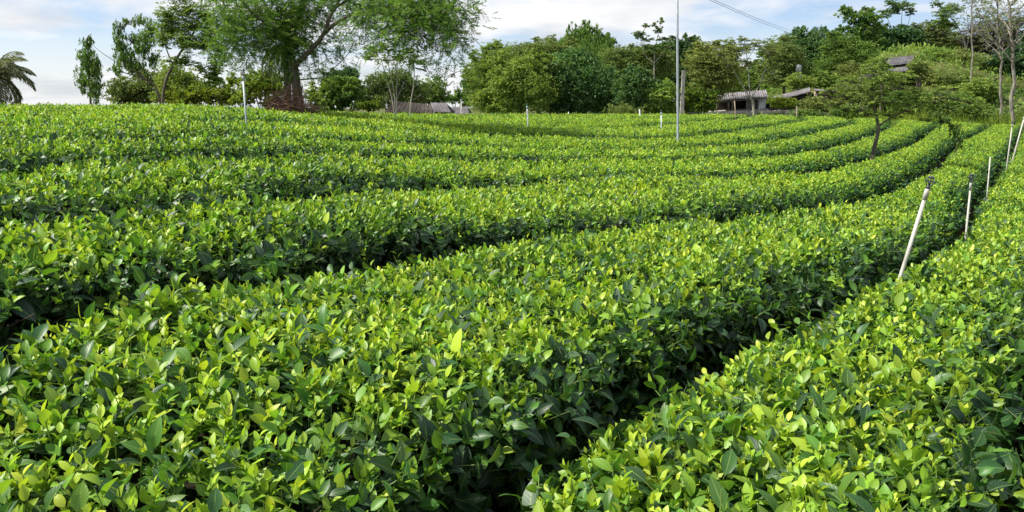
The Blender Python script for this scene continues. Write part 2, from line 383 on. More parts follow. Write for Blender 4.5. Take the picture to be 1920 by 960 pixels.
# ---------------------------------------------------------------- furrows between the tea rows (plan, metres; camera at 0,0 looking +Y)
FUR = {
 0: [(.9,-1.5),(1.05,.3),(1.2,1.5),(1.36,1.87),(1.72,2.3),(2.45,3.15),(3.4,4.5),(4.6,5.75),(6.9,8.6),(10.2,12.4),(14,17.5),(21.4,28),(28,38),(35,48)],
 1: [(-.5,-1.5),(-.25,.4),(-.03,1.61),(.03,1.83),(.26,2.09),(.49,2.29),(.62,2.53),(.88,2.79),(1.09,3.07),(1.33,3.34),(1.79,3.84),(2.14,4.18),(2.69,4.82),(3.2,5.46),(3.89,6.3),(5.6,8.8),(7.51,11.75),(10.33,15.8),(12.72,19.25),(19.43,28.85),(26.23,38.71),(33,48)],
 2: [(-3.1,-1),(-2.3,1),(-1.9,2.0),(-1.72,2.4),(-1.6,2.57),(-1.49,2.79),(-1.29,3.05),(-1.08,3.3),(-.93,3.52),(-.69,4.03),(-.35,4.75),(0,5.21),(.41,5.6),(1.38,6.2),(1.87,6.5),(2.45,6.93),(3.39,7.85),(4.69,9.43),(7.23,13.26),(9.55,16.64),(13,22.19),(17.59,29.33),(23.6,37.75),(30.1,47.18)],
 3: [(-5.2,0),(-3.9,2),(-3.1,3.3),(-2.67,3.8),(-2.38,4.07),(-2.06,4.4),(-1.74,4.78),(-1.43,5.41),(-1.03,6.5),(-.46,7.7),(.56,8.85),(1.54,9.4),(2.61,9.85),(3.5,10.3),(4.09,10.9),(5.21,12.5),(7.09,15.28),(10.2,20.04),(14.46,26.63),(20.03,35.82),(27,47)],
 4: [(-8,0),(-5.6,2.6),(-4.3,4.3),(-3.7,5.1),(-3.43,5.6),(-3.11,6.16),(-2.42,7.1),(-1.27,9.28),(-.23,10.7),(1.6,12.0),(3.51,12.9),(4.88,14.31),(6.59,16.37),(8.55,19.61),(12.88,26.78),(18.5,36.5),(24,47)],
 5: [(-11,1),(-8,3.7),(-5.8,5.7),(-4.66,6.86),(-3.6,7.9),(-2.45,9.62),(-.88,12.3),(0,13.05),(2.12,14.1),(3.27,14.9),(4.63,16.32),(6.27,18.44),(8.96,22.83),(11.6,27.5),(16.94,36.69),(21,47)],
 6: [(-14,2.5),(-10,5.2),(-7.4,7.2),(-5.72,8.44),(-4.2,10.2),(-3.14,12.39),(-1.6,15.1),(.49,16.5),(2.76,17.2),(3.93,18.1),(5.56,20.34),(7.34,23.4),(10.64,29.02),(14.2,36),(18,47)],
 7: [(-16.5,4.5),(-12,7.2),(-9,9.0),(-7,10.5),(-5.2,12.9),(-4.2,15.3),(-2.4,18.2),(.6,19.9),(2.7,20.9),(4.3,22.6),(6.3,26),(9.23,31),(12,37),(15,47)],
 8: [(-18.5,6.8),(-14,9.4),(-10.6,11),(-8.6,12.6),(-6.9,15),(-5.6,17.8),(-3.4,21),(.2,23),(2.6,24.3),(4,26.3),(6,30.5),(8.4,36),(12,47)],
 9: [(-20.5,9.2),(-16,11.7),(-12.2,13.4),(-10.2,15),(-8.6,17.3),(-7,20.3),(-4.4,23.7),(-.4,26.2),(2,27.7),(3.2,30),(5,35),(8.8,47)],
 10: [(-22,11.6),(-18,14),(-14,15.8),(-11.8,17.4),(-10.2,19.8),(-8.4,23),(-5.4,26.6),(-1.2,29.4),(1,31.2),(2,34),(3,38),(5.5,47)],
}
def resample(P, n, sm=1):
    P = np.array(P, float)
    d = np.r_[0, np.cumsum(np.linalg.norm(np.diff(P, axis=0), axis=1))]
    q = np.linspace(0, d[-1], n)
    R = np.stack([np.interp(q, d, P[:, k]) for k in (0, 1)], 1)
    for _ in range(sm):
        R[1:-1] = (R[:-2] + 2 * R[1:-1] + R[2:]) / 4
    return R
NS = 400
FU = {}
for k, p in FUR.items():
    # resample by equal steps in log distance so near parts are finely cut
    R = resample(p, 2400, 0)
    dd = np.linalg.norm(R, axis=1)
    w = np.r_[0, np.cumsum(np.linalg.norm(np.diff(R, axis=0), axis=1) / np.clip(dd[1:], 2.0, 40))]
    q = np.linspace(0, w[-1], NS)
    S = np.stack([np.interp(q, w, R[:, j]) for j in (0, 1)], 1)
    for _ in range(14): S[1:-1] = (S[:-2] + 2 * S[1:-1] + S[2:]) / 4
    FU[k] = S
def pdist(X, S):
    """distance of points X (n,2) to polyline S"""
    out = np.full(len(X), 1e9)
    a = S[:-1:2]; b = S[1::2] if len(S[1::2]) == len(a) else S[1::2]
    idx = np.arange(0, len(S), 2); a = S[idx[:-1]]; b = S[idx[1:]]
    ab = b - a; L2 = (ab ** 2).sum(1)
    for c0 in range(0, len(X), 20000):
        x = X[c0:c0 + 20000]
        t = ((x[:, None] - a[None]) * ab[None]).sum(-1) / L2[None]; t = np.clip(t, 0, 1)
        D = np.linalg.norm(a[None] + t[..., None] * ab[None] - x[:, None], axis=-1)
        out[c0:c0 + 20000] = D.min(1)
    return out
GAP = {0: .17, 1: .54, 2: .50, 3: .52, 4: .56, 5: .55, 6: .53, 7: .46, 8: .40, 9: .38, 10: .36}
def gapf(k, X):
    d = np.hypot(X[:, 0], X[:, 1])
    return GAP[k] * np.interp(d, [1.6, 2.4, 3.5, 6, 30], [.52, .74, .92, .62, .70] if k == 1 else [1, 1, 1, .92, .9])
def yend(x, y):
    u = x / np.maximum(y, .1)
    return np.interp(u, [-1, -.4, 0, .05, .2, .35, .5, .75], [26, 29, 31.5, 33, 41, 47, 46, 46])

# ---------------------------------------------------------------- tea leaves and shoots
def leaf_geo(L, Wd, curl, fold, nseg=6, wave=0.0, petiole=0.0):
    """leaf lying along +Y from the origin, upper face +Z"""
    t = np.linspace(0, 1, nseg + 1)
    prof = np.sin(np.pi * t ** 0.92) ** 0.75 * (1 - 0.3 * t ** 5)
    ang = -curl * t
    yy = np.r_[0, np.cumsum(np.cos((ang[1:] + ang[:-1]) / 2)) / nseg] * L
    zz = np.r_[0, np.cumsum(np.sin((ang[1:] + ang[:-1]) / 2)) / nseg] * L
    V = [[0, 0, 0]]; UV = [[0, 0]]
    if petiole: 
        yy = yy + petiole; V = [[0, petiole, 0]]
    for i in range(1, nseg):
        hw = Wd / 2 * prof[i]
        lift = fold * hw; wv = wave * .35 * hw * math.sin(i * 1.1)
        V += [[-hw, yy[i], zz[i] + lift + wv], [0, yy[i], zz[i]], [hw, yy[i], zz[i] + lift - wv]]
        UV += [[-1, t[i]], [0, t[i]], [1, t[i]]]
    V.append([0, yy[-1], zz[-1]]); UV.append([0, 1])
    Q = []; T = [[0, 2, 1], [0, 3, 2]]
    for i in range(nseg - 2):
        b = 1 + 3 * i
        Q += [[b, b + 1, b + 4, b + 3], [b + 1, b + 2, b + 5, b + 4]]
    b = 1 + 3 * (nseg - 2); e = len(V) - 1
    T += [[b, b + 1, e], [b + 1, b + 2, e]]
    return np.array(V, float), np.array(Q), np.array(T), np.array(UV, float)

def rotm(ax, a):
    c, s = math.cos(a), math.sin(a)
    return np.array({'x': [[1, 0, 0], [0, c, -s], [0, s, c]], 'y': [[c, 0, s], [0, 1, 0], [-s, 0, c]], 'z': [[c, -s, 0], [s, c, 0], [0, 0, 1]]}[ax])

def shoot(kind, seed, lod):
    r = np.random.default_rng(seed); g = Geo()
    if kind == 'young':
        n = r.integers(4, 7); h = r.uniform(.06, .10); Ls = np.linspace(.022, .052, n) * r.uniform(.85, 1.2); ages = np.linspace(.98, .48, n)
        el = np.linspace(math.radians(72), math.radians(24), n)
    elif kind == 'mid':
        n = r.integers(4, 6); h = r.uniform(.07, .10); Ls = np.linspace(.038, .068, n) * r.uniform(.85, 1.15); ages = np.linspace(.70, .20, n)
        el = np.linspace(math.radians(66), math.radians(18), n)
    else:
        n = r.integers(4, 6); h = r.uniform(.07, .11); Ls = np.linspace(.05, .085, n) * r.uniform(.8, 1.15); ages = np.linspace(.28, .02, n)
        el = np.linspace(math.radians(58), math.radians(0), n)
    az0 = r.uniform(0, 6.28)
    if lod < 2:
        sx, sy = r.normal(0, .006, 2)
        g.tube([[0, 0, -.05], [sx, sy, h * .5], [sx * 2, sy * 2, h]], [.0022, .0018, .001], n=3, a=.45 if kind != 'old' else .2)
    for i in range(n):
        z = h * (1 - i / n * 0.95)
        az = az0 + i * 2.4 + r.normal(0, .25)
        e = el[i] + r.normal(0, .2)
        L = Ls[i] * r.uniform(.85, 1.15)
        V, Q, T, UV = leaf_geo(L, L * r.uniform(.43, .56), r.uniform(.1, .9) if kind != 'young' else r.uniform(-.1, .7), r.uniform(.15, .6), {0: 6, 1: 4, 2: 3}[lod], r.uniform(0, .25))
        R = rotm('z', az) @ rotm('x', e) @ rotm('y', r.normal(0, .35))
        g.add(V @ R.T + [0, 0, z], Q=Q if len(Q) else None, T=T, a=float(np.clip(ages[i] + r.normal(0, .07), 0, 1)), uv=UV)
    return g

def make_shoots(lod):
    col = bpy.data.collections.new('tea_shoots_%d' % lod)
    mat = M_TEA if lod < 2 else M_TEAF
    i = 0
    for kind, cnt in (('young', 6), ('mid', 5), ('old', 5)):
        for k in range(cnt):
            me = shoot(kind, 100 * lod + i * 7 + 3, lod).mesh('tea_shoot', mat, useuv=True)
            o = bpy.data.objects.new('tea_shoot_%02d' % i, me); col.objects.link(o); i += 1
    return col
SHOOTS = [make_shoots(k) for k in range(3)]

def gn_tree(col):
    g = bpy.data.node_groups.new('scatter_' + col.name, 'GeometryNodeTree')
    g.interface.new_socket('Geometry', in_out='INPUT', socket_type='NodeSocketGeometry')
    g.interface.new_socket('Geometry', in_out='OUTPUT', socket_type='NodeSocketGeometry')
    gi = N(g, 'NodeGroupInput'); go = N(g, 'NodeGroupOutput')
    ci = N(g, 'GeometryNodeCollectionInfo'); ci.inputs[0].default_value = col; ci.inputs[1].default_value = True
    ci.inputs[2].default_value = True
    ip = N(g, 'GeometryNodeInstanceOnPoints'); ip.inputs['Pick Instance'].default_value = True
    def na(nm, ty):
        a = N(g, 'GeometryNodeInputNamedAttribute', data_type=ty); a.inputs[0].default_value = nm; return a
    ai = na('idx', 'INT'); ar = na('rot', 'FLOAT_VECTOR'); asz = na('scl', 'FLOAT')
    er = N(g, 'FunctionNodeEulerToRotation')
    g.links.new(gi.outputs[0], ip.inputs['Points']); g.links.new(ci.outputs[0], ip.inputs['Instance'])
    g.links.new(ai.outputs[0], ip.inputs['Instance Index']); g.links.new(ar.outputs[0], er.inputs[0])
    g.links.new(er.outputs[0], ip.inputs['Rotation']); g.links.new(asz.outputs[0], ip.inputs['Scale'])
    g.links.new(ip.outputs[0], go.inputs[0])
    return g
GN = [gn_tree(c) for c in SHOOTS]

def scatter(name, P, idx, rot, scl, tone, tree, parent):
    me = bpy.data.meshes.new(name)
    me.vertices.add(len(P)); me.vertices.foreach_set('co', np.asarray(P, np.float32).ravel())
    for nm, ty, v in (('idx', 'INT', idx), ('scl', 'FLOAT', scl), ('tone', 'FLOAT', tone)):
        a = me.attributes.new(nm, ty, 'POINT'); a.data.foreach_set('value', np.asarray(v, np.int32 if ty == 'INT' else np.float32))
    a = me.attributes.new('rot', 'FLOAT_VECTOR', 'POINT'); a.data.foreach_set('vector', np.asarray(rot, np.float32).ravel())
    o = obj(name, me, parent, kind='stuff')
    md = o.modifiers.new('scatter', 'NODES'); md.node_group = tree
    return o

def eulers(tilt_dir, tilt, spin):
    """R = Rz(dir) Rx(-tilt).. applied to an upright shoot -> XYZ euler"""
    cd, sd = np.cos(tilt_dir), np.sin(tilt_dir); ct, st = np.cos(tilt), np.sin(tilt); cs, ss = np.cos(spin), np.sin(spin)
    # Rz(dir) Ry(tilt) Rz(spin-dir)
    sp = spin - tilt_dir; c2, s2 = np.cos(sp), np.sin(sp)
    R = np.empty((len(tilt), 3, 3))
    R[:, 0, 0] = cd*ct*c2 - sd*s2; R[:, 0, 1] = -cd*ct*s2 - sd*c2; R[:, 0, 2] = cd*st
    R[:, 1, 0] = sd*ct*c2 + cd*s2; R[:, 1, 1] = -sd*ct*s2 + cd*c2; R[:, 1, 2] = sd*st
    R[:, 2, 0] = -st*c2; R[:, 2, 1] = st*s2; R[:, 2, 2] = ct
    return np.stack([np.arctan2(R[:, 2, 1], R[:, 2, 2]), -np.arcsin(np.clip(R[:, 2, 0], -1, 1)), np.arctan2(R[:, 1, 0], R[:, 0, 0])], 1)

def tops(x, y):
    return -HH(x, y) + 0.022 * value_noise(x, y, .45, 1) + 0.03 * value_noise(x, y, 1.3, 2) + 0.015 * value_noise(x, y, .17, 6)

ROW_LABEL = {
 0: 'clipped tea hedge filling the lower right corner, right of the leaning sprinkler pipe',
 1: 'widest foreground tea hedge sweeping from the lower left corner up to the right',
 2: 'tea hedge just beyond the foreground one, dark gap along its near side',
 3: 'third tea hedge up the slope, curving behind the leaning sprinkler pipe',
 4: 'tea hedge curving up to the small feathery tree among the rows',
 5: 'tea hedge passing just beyond the small feathery tree, fifth from the bottom',
 6: 'tea hedge at whose near edge the tall thin steel pole stands',
 7: 'tea hedge behind the tall thin steel pole, near the top of the rise',
 8: 'second tea hedge from the far end, in the shade band of the big tree',
 9: 'farthest tea hedge, running along the far edge of the field',
 -1: 'strip of tea hedge in the extreme lower right corner beyond a dark gap'}
# one more hedge at the lower right corner
FU[0] = FU[0] + np.array([.06, -.02])
FU[-1] = FU[0] + np.array([1.35, -.75])
GAP[-1] = .3
# individually built large leaves: meshes shared by look
LEAFM = []
for k in range(30):
    r = np.random.default_rng(900 + k); age = [.05, .15, .30, .55, .75, .92][k % 6]
    L = r.uniform(.062, .088)
    V, Q, T, UV = leaf_geo(L, L * r.uniform(.43, .56), r.uniform(0, .8), r.uniform(.15, .55), 8, r.uniform(.05, .3), .008)
    g = Geo(); g.add(V, Q=Q, T=T, a=age, uv=UV)
    g.tube([[0, -.045, -.012], [0, -.02, -.004], [0, .009, 0]], [.0016, .0014, .0012], n=4, a=min(age + .2, 1))
    LEAFM.append(g.mesh('large_tea_leaf', M_TEA, useuv=True))

def tea_row(k):
    A, B = FU[k], FU[k + 1]          # near furrow, far furrow
    nt_ = 10
    s0 = np.arange(NS)
    tt = np.linspace(0, 1, nt_ + 1)
    G = A[:, None] * (1 - tt[None, :, None]) + B[:, None] * tt[None, :, None]
    # cell areas
    c = (G[:-1, :-1] + G[1:, :-1] + G[:-1, 1:] + G[1:, 1:]) / 4
    e1 = G[1:, :-1] - G[:-1, :-1]; e2 = G[:-1, 1:] - G[:-1, :-1]
    ar = np.abs(e1[..., 0] * e2[..., 1] - e1[..., 1] * e2[..., 0])
    dist = np.hypot(c[..., 0], c[..., 1])
    inview = (np.abs(c[..., 0]) < .86 * np.maximum(c[..., 1], 0) + 1.3) & (c[..., 1] > -.6)
    ok = (c[..., 1] < yend(c[..., 0], c[..., 1]))
    dens = np.interp(dist, [0, 3, 5, 8, 14, 25, 45], [520, 520, 460, 370, 300, 230, 150])
    dens = np.where(inview, dens, dens * np.where(dist < 30, .12, 0)) * ok
    n = rng.poisson(ar * dens * 1.12)
    I, J = np.meshgrid(np.arange(NS - 1), np.arange(nt_), indexing='ij')
    I = np.repeat(I.ravel(), n.ravel()); J = np.repeat(J.ravel(), n.ravel())
    a = rng.random(len(I)); b = rng.random(len(I))
    s = I + a; t = (J + b) / nt_
    def pos(s, t):
        i = np.minimum(s.astype(int), NS - 2); f = (s - i)[:, None]
        return (A[i] * (1 - f) + A[i + 1] * f) * (1 - t[:, None]) + (B[i] * (1 - f) + B[i + 1] * f) * t[:, None]
    X = pos(s, t)
    dn = pdist(X, A); df = pdist(X, B)
    jf = np.interp(np.hypot(X[:, 0], X[:, 1]), [4, 12], [1, .5])
    jag = jf * (.07 * value_noise(X[:, 0], X[:, 1], .33, 9 + k) + .05 * value_noise(X[:, 0], X[:, 1], .9, 29 + k))
    dn = dn - gapf(k, X) + jag; df = df + .02 - jag * .7
    keep = (dn > 0) & (df > 0)
    X, dn, df = X[keep], dn[keep], df[keep]
    d = np.minimum(dn, df)
    base = thing('tea_hedge', ROW_LABEL[k], 'tea hedge', (float(A[120][0]), float(A[120][1]), float(ground_z(A[120][0], A[120][1]))), 'rows of clipped tea bushes')
    off = np.array(base.location)
    n = len(X)
    z = tops(X[:, 0], X[:, 1]) - .10 * (1 - np.clip(d / .22, 0, 1)) ** 2
    # layers: 0 young tips on top, 1 mid, 2 old leaves a little below
    u = rng.random(n)
    lay = np.where(u < .60, 0, np.where(u < .84, 1, 2))
    scl = rng.uniform(.62, 1.38, n) * np.interp(np.hypot(X[:, 0], X[:, 1]), [0, 5, 10, 25, 45], [1.22, 1.22, 1.12, 1.22, 1.5])
    z = z - .075 * (scl - 1) + np.where(lay == 0, rng.normal(-.085, .018, n), np.where(lay == 1, rng.normal(-.10, .022, n), rng.normal(-.125, .028, n)))
    poke = rng.random(n) < .02
    z = z + poke * rng.uniform(.02, .07, n)
    # outward direction at the edges
    def grad(dist_line, S, X):
        j = np.argmin(((X[:, None] - S[None, ::6]) ** 2).sum(-1), 1) * 6
        return X - S[j]
    outd = rng.uniform(0, 6.283, n)
    edge = d < .22
    ge = np.zeros((n, 2))
    if edge.any():
        Xe = X[edge]; nearer = dn[edge] < df[edge]
        gv = np.where(nearer[:, None], -grad(None, A, Xe), -grad(None, B, Xe))
        ge[edge] = gv
        outd[edge] = np.where(rng.random(edge.sum()) < .75, np.arctan2(gv[:, 1], gv[:, 0]) + rng.normal(0, .5, edge.sum()), outd[edge])
    tilt = np.abs(rng.normal(.22, .17, n)) + np.where(edge, .35 * (1 - d / .22), 0)
    spin = rng.uniform(0, 6.283, n)
    dd = np.hypot(X[:, 0], X[:, 1])
    idx = np.where(lay == 0, rng.integers(0, 6, n), np.where(lay == 1, rng.integers(6, 11, n), rng.integers(11, 16, n)))
    patch = value_noise(X[:, 0], X[:, 1], .55, 40 + k) * .10 + value_noise(X[:, 0], X[:, 1], 2.2, 41) * .08
    tone = rng.normal(.05, 1, n) * np.interp(dd, [3, 12], [.08, .05]) + patch - np.where(dn < .22, .36 * (1 - dn / .22), 0)  # furrow-side edge toned darker: wall shade painted into the leaf colour
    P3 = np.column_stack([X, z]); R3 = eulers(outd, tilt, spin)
    # ---- side walls
    WP = []
    for S, sgn, g_, dw in ((A, 1, GAP[k], 1.0), (B, -1, -.02, .5)):
        other = B if sgn == 1 else A
        seg = np.linalg.norm(np.diff(S, axis=0), axis=1); m = (S[1:] + S[:-1]) / 2
        dm = np.hypot(m[:, 0], m[:, 1])
        iv = (np.abs(m[:, 0]) < .86 * np.maximum(m[:, 1], 0) + 1.3) & (m[:, 1] > -.6)
        q = np.interp(dm, [0, 3, 5, 8, 14, 25, 45], [330, 320, 240, 160, 110, 75, 50]) * .42 * dw
        q = np.where(iv, q, q * .1) * (m[:, 1] < yend(m[:, 0], m[:, 1]))
        cnt = rng.poisson(seg * q); ii = np.repeat(np.arange(len(seg)), cnt); f = rng.random(len(ii))[:, None]
        p = S[ii] * (1 - f) + S[ii + 1] * f
        T = (S[ii + 1] - S[ii]); T /= np.linalg.norm(T, axis=1)[:, None] + 1e-9
        Nn = np.column_stack([-T[:, 1], T[:, 0]])      # towards the inside of the hedge
        cen = other[ii] - p; Nn *= np.sign((Nn * cen).sum(1))[:, None]
        h = rng.random(len(ii)) ** 1.15 * .46 + .05
        jag = .07 * value_noise(p[:, 0], p[:, 1], .33, 9 + k) + .05 * value_noise(p[:, 0], p[:, 1], .9, 29 + k)
        inn = (gapf(k, p) if sgn == 1 else .0) - (jag if sgn == 1 else -jag * .7) + rng.normal(.05, .035, len(ii)) + .12 * h
        x = p + Nn * inn[:, None]
        z_ = tops(x[:, 0], x[:, 1]) - .06 - h
        od = np.arctan2(-Nn[:, 1], -Nn[:, 0]) + rng.normal(0, .6, len(ii))
        tl = rng.uniform(.5, 1.5, len(ii)); m_ = len(ii)
        uu = rng.random(m_)
        yng = (uu < .16 * (1 - h / .35)); mid = (uu < .40 * (1 - h / .5)) & ~yng
        ix = np.where(yng, rng.integers(0, 6, m_), np.where(mid, rng.integers(6, 11, m_), rng.integers(11, 16, m_)))
        tn = rng.normal(-.04, .06, m_)
        WP.append((np.column_stack([x, z_]), eulers(od, tl, rng.uniform(0, 6.28, m_)), ix, rng.uniform(.8, 1.2, m_) * np.interp(np.hypot(x[:, 0], x[:, 1]), [0, 8, 25, 45], [1.3, 1.3, 1.4, 1.6]), tn))
    P3 = np.vstack([P3] + [w[0] for w in WP]); R3 = np.vstack([R3] + [w[1] for w in WP])
    idx = np.concatenate([idx] + [w[2] for w in WP]); scl = np.concatenate([scl] + [w[3] for w in WP]); tone = np.concatenate([tone] + [w[4] for w in WP])
    dd = np.hypot(P3[:, 0], P3[:, 1])
    for lo, hi, lod in ((0, 4.2, 0), (4.2, 10, 1), (10, 99, 2)):
        mk = (dd >= lo) & (dd < hi)
        if mk.sum() > 5:
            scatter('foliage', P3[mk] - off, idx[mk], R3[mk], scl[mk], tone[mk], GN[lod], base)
    tea_row.count += len(P3)
    # ---- woody core: closed body under the leaves
    st = 2; Ac = A[::st]; Bc = B[::st]
    md_ = (Ac + Bc) / 2
    okc = md_[:, 1] < yend(md_[:, 0], md_[:, 1])
    Ac = Ac[okc]; Bc = Bc[okc]
    wv = np.linalg.norm(Bc - Ac, axis=1)
    # perpendicular width
    T = np.gradient(Ac, axis=0); T /= np.linalg.norm(T, axis=1)[:, None]; Nn = np.column_stack([-T[:, 1], T[:, 0]])
    pw = np.abs(((Bc - Ac) * Nn).sum(1)); pw = np.clip(pw, .6, 4)
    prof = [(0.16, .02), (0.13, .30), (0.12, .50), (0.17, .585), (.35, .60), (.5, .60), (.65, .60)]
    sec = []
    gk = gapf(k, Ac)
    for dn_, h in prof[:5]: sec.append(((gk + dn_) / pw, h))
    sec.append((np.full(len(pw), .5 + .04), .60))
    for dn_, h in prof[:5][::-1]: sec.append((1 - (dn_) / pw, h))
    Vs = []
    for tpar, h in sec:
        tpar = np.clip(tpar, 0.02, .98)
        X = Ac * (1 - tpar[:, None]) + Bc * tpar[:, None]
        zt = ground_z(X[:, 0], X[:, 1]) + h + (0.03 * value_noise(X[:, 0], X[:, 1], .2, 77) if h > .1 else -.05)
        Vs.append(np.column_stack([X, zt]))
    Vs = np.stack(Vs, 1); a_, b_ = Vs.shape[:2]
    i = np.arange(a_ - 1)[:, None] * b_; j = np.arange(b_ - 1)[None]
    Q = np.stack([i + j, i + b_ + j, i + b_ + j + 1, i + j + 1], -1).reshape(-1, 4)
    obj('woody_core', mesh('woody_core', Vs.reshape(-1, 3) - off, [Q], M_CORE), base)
    # ---- bare twigs showing in the near side wall
    if k in (0, 1, 2, 3):
        g = Geo(); S = A
        m = np.hypot(S[:, 0], S[:, 1]); cand = np.where((m < 10) & (S[:, 1] > .8) & (np.abs(S[:, 0]) < .8 * S[:, 1] + .5))[0]
        for _ in range(int(len(cand) * 2.2)):
            c_ = rng.choice(cand[:-1]); p = S[c_]; T1 = S[c_ + 1] - S[c_]; T1 = T1 / np.linalg.norm(T1)
            nrm = np.array([-T1[1], T1[0]]); nrm *= np.sign(nrm @ (B[c_] - p))
            p0 = p + nrm * (GAP[k] + rng.uniform(.06, .2)) + T1 * rng.uniform(-.1, .1)
            z0 = float(ground_z(*p0)) + rng.uniform(.05, .45)
            q = np.array([p0[0], p0[1], z0]); v = np.array([-nrm[0] * .6 + T1[0] * rng.normal(0, .5), -nrm[1] * .6 + T1[1] * rng.normal(0, .5), rng.uniform(.2, 1.2)])
            v /= np.linalg.norm(v); Lg = rng.uniform(.12, .32)
            q1 = q + v * Lg * .5 + rng.normal(0, .02, 3); q2 = q + v * Lg + rng.normal(0, .03, 3)
            g.tube([q, q1, q2], [.004, .003, .0012], n=4)
            if rng.random() < .6:
                g.tube([q1, q1 + (q2 - q1) * .5 + rng.normal(0, .04, 3)], [.002, .001], n=3)
        obj('twigs', g.mesh('twigs', M_TWIG, off=off), base, kind='stuff')
    if k in (0, 1, 2, 3):
        S = A; m = np.hypot(S[:, 0], S[:, 1]); cand = np.where((m < 9) & (S[:, 1] > .5))[0][:-1]
        n_ = 1500; c_ = rng.choice(cand, n_); p = S[c_] + (S[c_ + 1] - S[c_]) * rng.random((n_, 1)); tt_ = S[c_ + 1] - S[c_]; tt_ /= np.linalg.norm(tt_, axis=1)[:, None]
        nn_ = np.column_stack([-tt_[:, 1], tt_[:, 0]]); nn_ *= np.sign((nn_ * (B[c_] - p)).sum(1))[:, None]
        p = p + nn_ * rng.uniform(-.1, GAP[k] + .25, (n_, 1)); g = Geo()
        P_ = np.column_stack([p, ground_z(p[:, 0], p[:, 1]) + rng.uniform(.0, .05, n_)])
        leafcloud(g, P_, rng.normal(0, 1, (n_, 3)) * [1, 1, .25], rng.uniform(.03, .07, n_), .022, rng.random(n_), fold=.3)
        obj('leaf_litter', g.mesh('leaf_litter', M_LITTER, smooth=False, off=off), base, kind='stuff')
    # ---- the large leaves that stand proud, one by one
    if k in (0, 1, 2, 3, 4):
        cnt = 300
        xs_, zs_ = P3[:n], None
        vis = (np.abs(xs_[:, 0]) < .68 * xs_[:, 1]) & (xs_[:, 1] > 1.7)
        w = np.where(vis & (d > .14), 1 / np.maximum(dd[:n], 1) ** 2.0, 0); w /= w.sum()
        pick = rng.choice(n, cnt, replace=False, p=w)
        for q in pick:
            o = bpy.data.objects.new('leaf', LEAFM[int(rng.integers(0, 30))]); C.objects.link(o); o.parent = base
            x_, y_ = xs_[q, 0], xs_[q, 1]
            z_ = float(tops(x_, y_)) + rng.normal(-.045, .014)
            el = rng.uniform(.25, 1.35); az = rng.uniform(0, 6.28)
            R = rotm('z', az) @ rotm('x', el) @ rotm('y', rng.normal(0, .4))
            o.location = (x_ - off[0], y_ - off[1], z_ - off[2])
            o.rotation_euler = Matrix(R.tolist()).to_euler()
            sc_ = rng.uniform(.75, 1.32) * (1 if dd[q] > 2.6 else .8); o.scale = (sc_, sc_, sc_)
tea_row.count = 0
for k in range(-1, 10):
    if k == -1:
        FUR_ok = True
    # order for row -1: near furrow is FU[-1], far furrow FU[0]
    tea_row(k)
print('tea shoots', tea_row.count)
#TREES
# ---------------------------------------------------------------- foliage clouds
def crown(g, c, rad, n, L, style, age, clump=None, sparse=False):
    """leaves of one lobe: sub-clumps spread through an ellipsoid"""
    c = np.asarray(c); rad = np.asarray(rad, float)
    nc = clump or max(9, int(n / (16 if sparse else 13)))
    u = unit(rng.normal(0, 1, (nc, 3)))
    rr = (rng.random(nc) ** (.6 if sparse else .42))
    cc = u * rr[:, None] * rad * (.72 + .46 * rng.random((nc, 1)))
    cr = rng.uniform(.13, .30, nc) * (rad.prod() ** (1 / 3)) * (1.0 if sparse else 1)
    k = rng.integers(0, nc, n)
    ca = rng.normal(0, .13, nc)
    v = unit(rng.normal(0, 1, (n, 3))) * (rng.random((n, 1)) ** .45)
    if style == 'feather': v = v * [1.45, 1.45, .42]
    elif style == 'droop': v = v * [.7, .7, 1.5]
    else: v = v * [1.1, 1.1, .8]
    P = c + cc[k] + v * cr[k][:, None]
    if style == 'feather':
        D = unit(v + cc[k] / rad * .5 + rng.normal(0, .5, (n, 3))) * [1, 1, .5] + [0, 0, -.25]; asp = .30
    elif style == 'droop':
        D = v * .4 + rng.normal(0, .35, (n, 3)) + [0, 0, -1.0]; asp = .28
    elif style == 'upright':
        D = v * .5 + rng.normal(0, .3, (n, 3)) + [0, 0, 1.0]; asp = .25
    else:
        D = v + rng.normal(0, .6, (n, 3)) + [0, 0, -.25]; asp = .5
    Ls = L * rng.uniform(.6, 1.35, n)
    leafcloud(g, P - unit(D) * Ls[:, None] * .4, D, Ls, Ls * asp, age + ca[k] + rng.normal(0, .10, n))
    return c + cc

G_ST = [(0, (.040, .088, .024)), (.5, (.155, .258, .052)), (1, (.34, .44, .088))]
D_ST = [(0, (.022, .052, .024)), (.5, (.072, .155, .052)), (1, (.17, .28, .085))]
O_ST = [(0, (.065, .092, .032)), (.5, (.195, .255, .068)), (1, (.36, .41, .13))]
Y_ST = [(0, (.05, .09, .015)), (.5, (.19, .27, .025)), (1, (.38, .42, .04))]
B_ST = [(0, (.03, .028, .018)), (.5, (.07, .06, .038)), (1, (.13, .11, .06))]
P_ST = [(0, (.05, .065, .035)), (.5, (.13, .16, .08)), (1, (.27, .29, .16))]
MT = {k: leaf_mat('foliage_' + n_, s, trans=.36, rough=.6, spec=.25, hue=.012, val=.08) for k, n_, s in
      (('G', 'green', G_ST), ('D', 'dark_green', D_ST), ('O', 'olive', O_ST), ('Y', 'yellow_green', Y_ST), ('B', 'brown', B_ST), ('P', 'palm', P_ST))}

def bend(p0, p1, sag=.12, n=6, seed=None):
    p0 = np.asarray(p0, float); p1 = np.asarray(p1, float); L = np.linalg.norm(p1 - p0)
    t = np.linspace(0, 1, n)[:, None]
    k = rng.normal(0, sag * .5, 3) * L + np.array([0, 0, sag * L])
    return p0 * (1 - t) + p1 * t + 4 * t * (1 - t) * k * .5 + np.sin(t * 7 + rng.uniform(0, 6)) * .012 * L

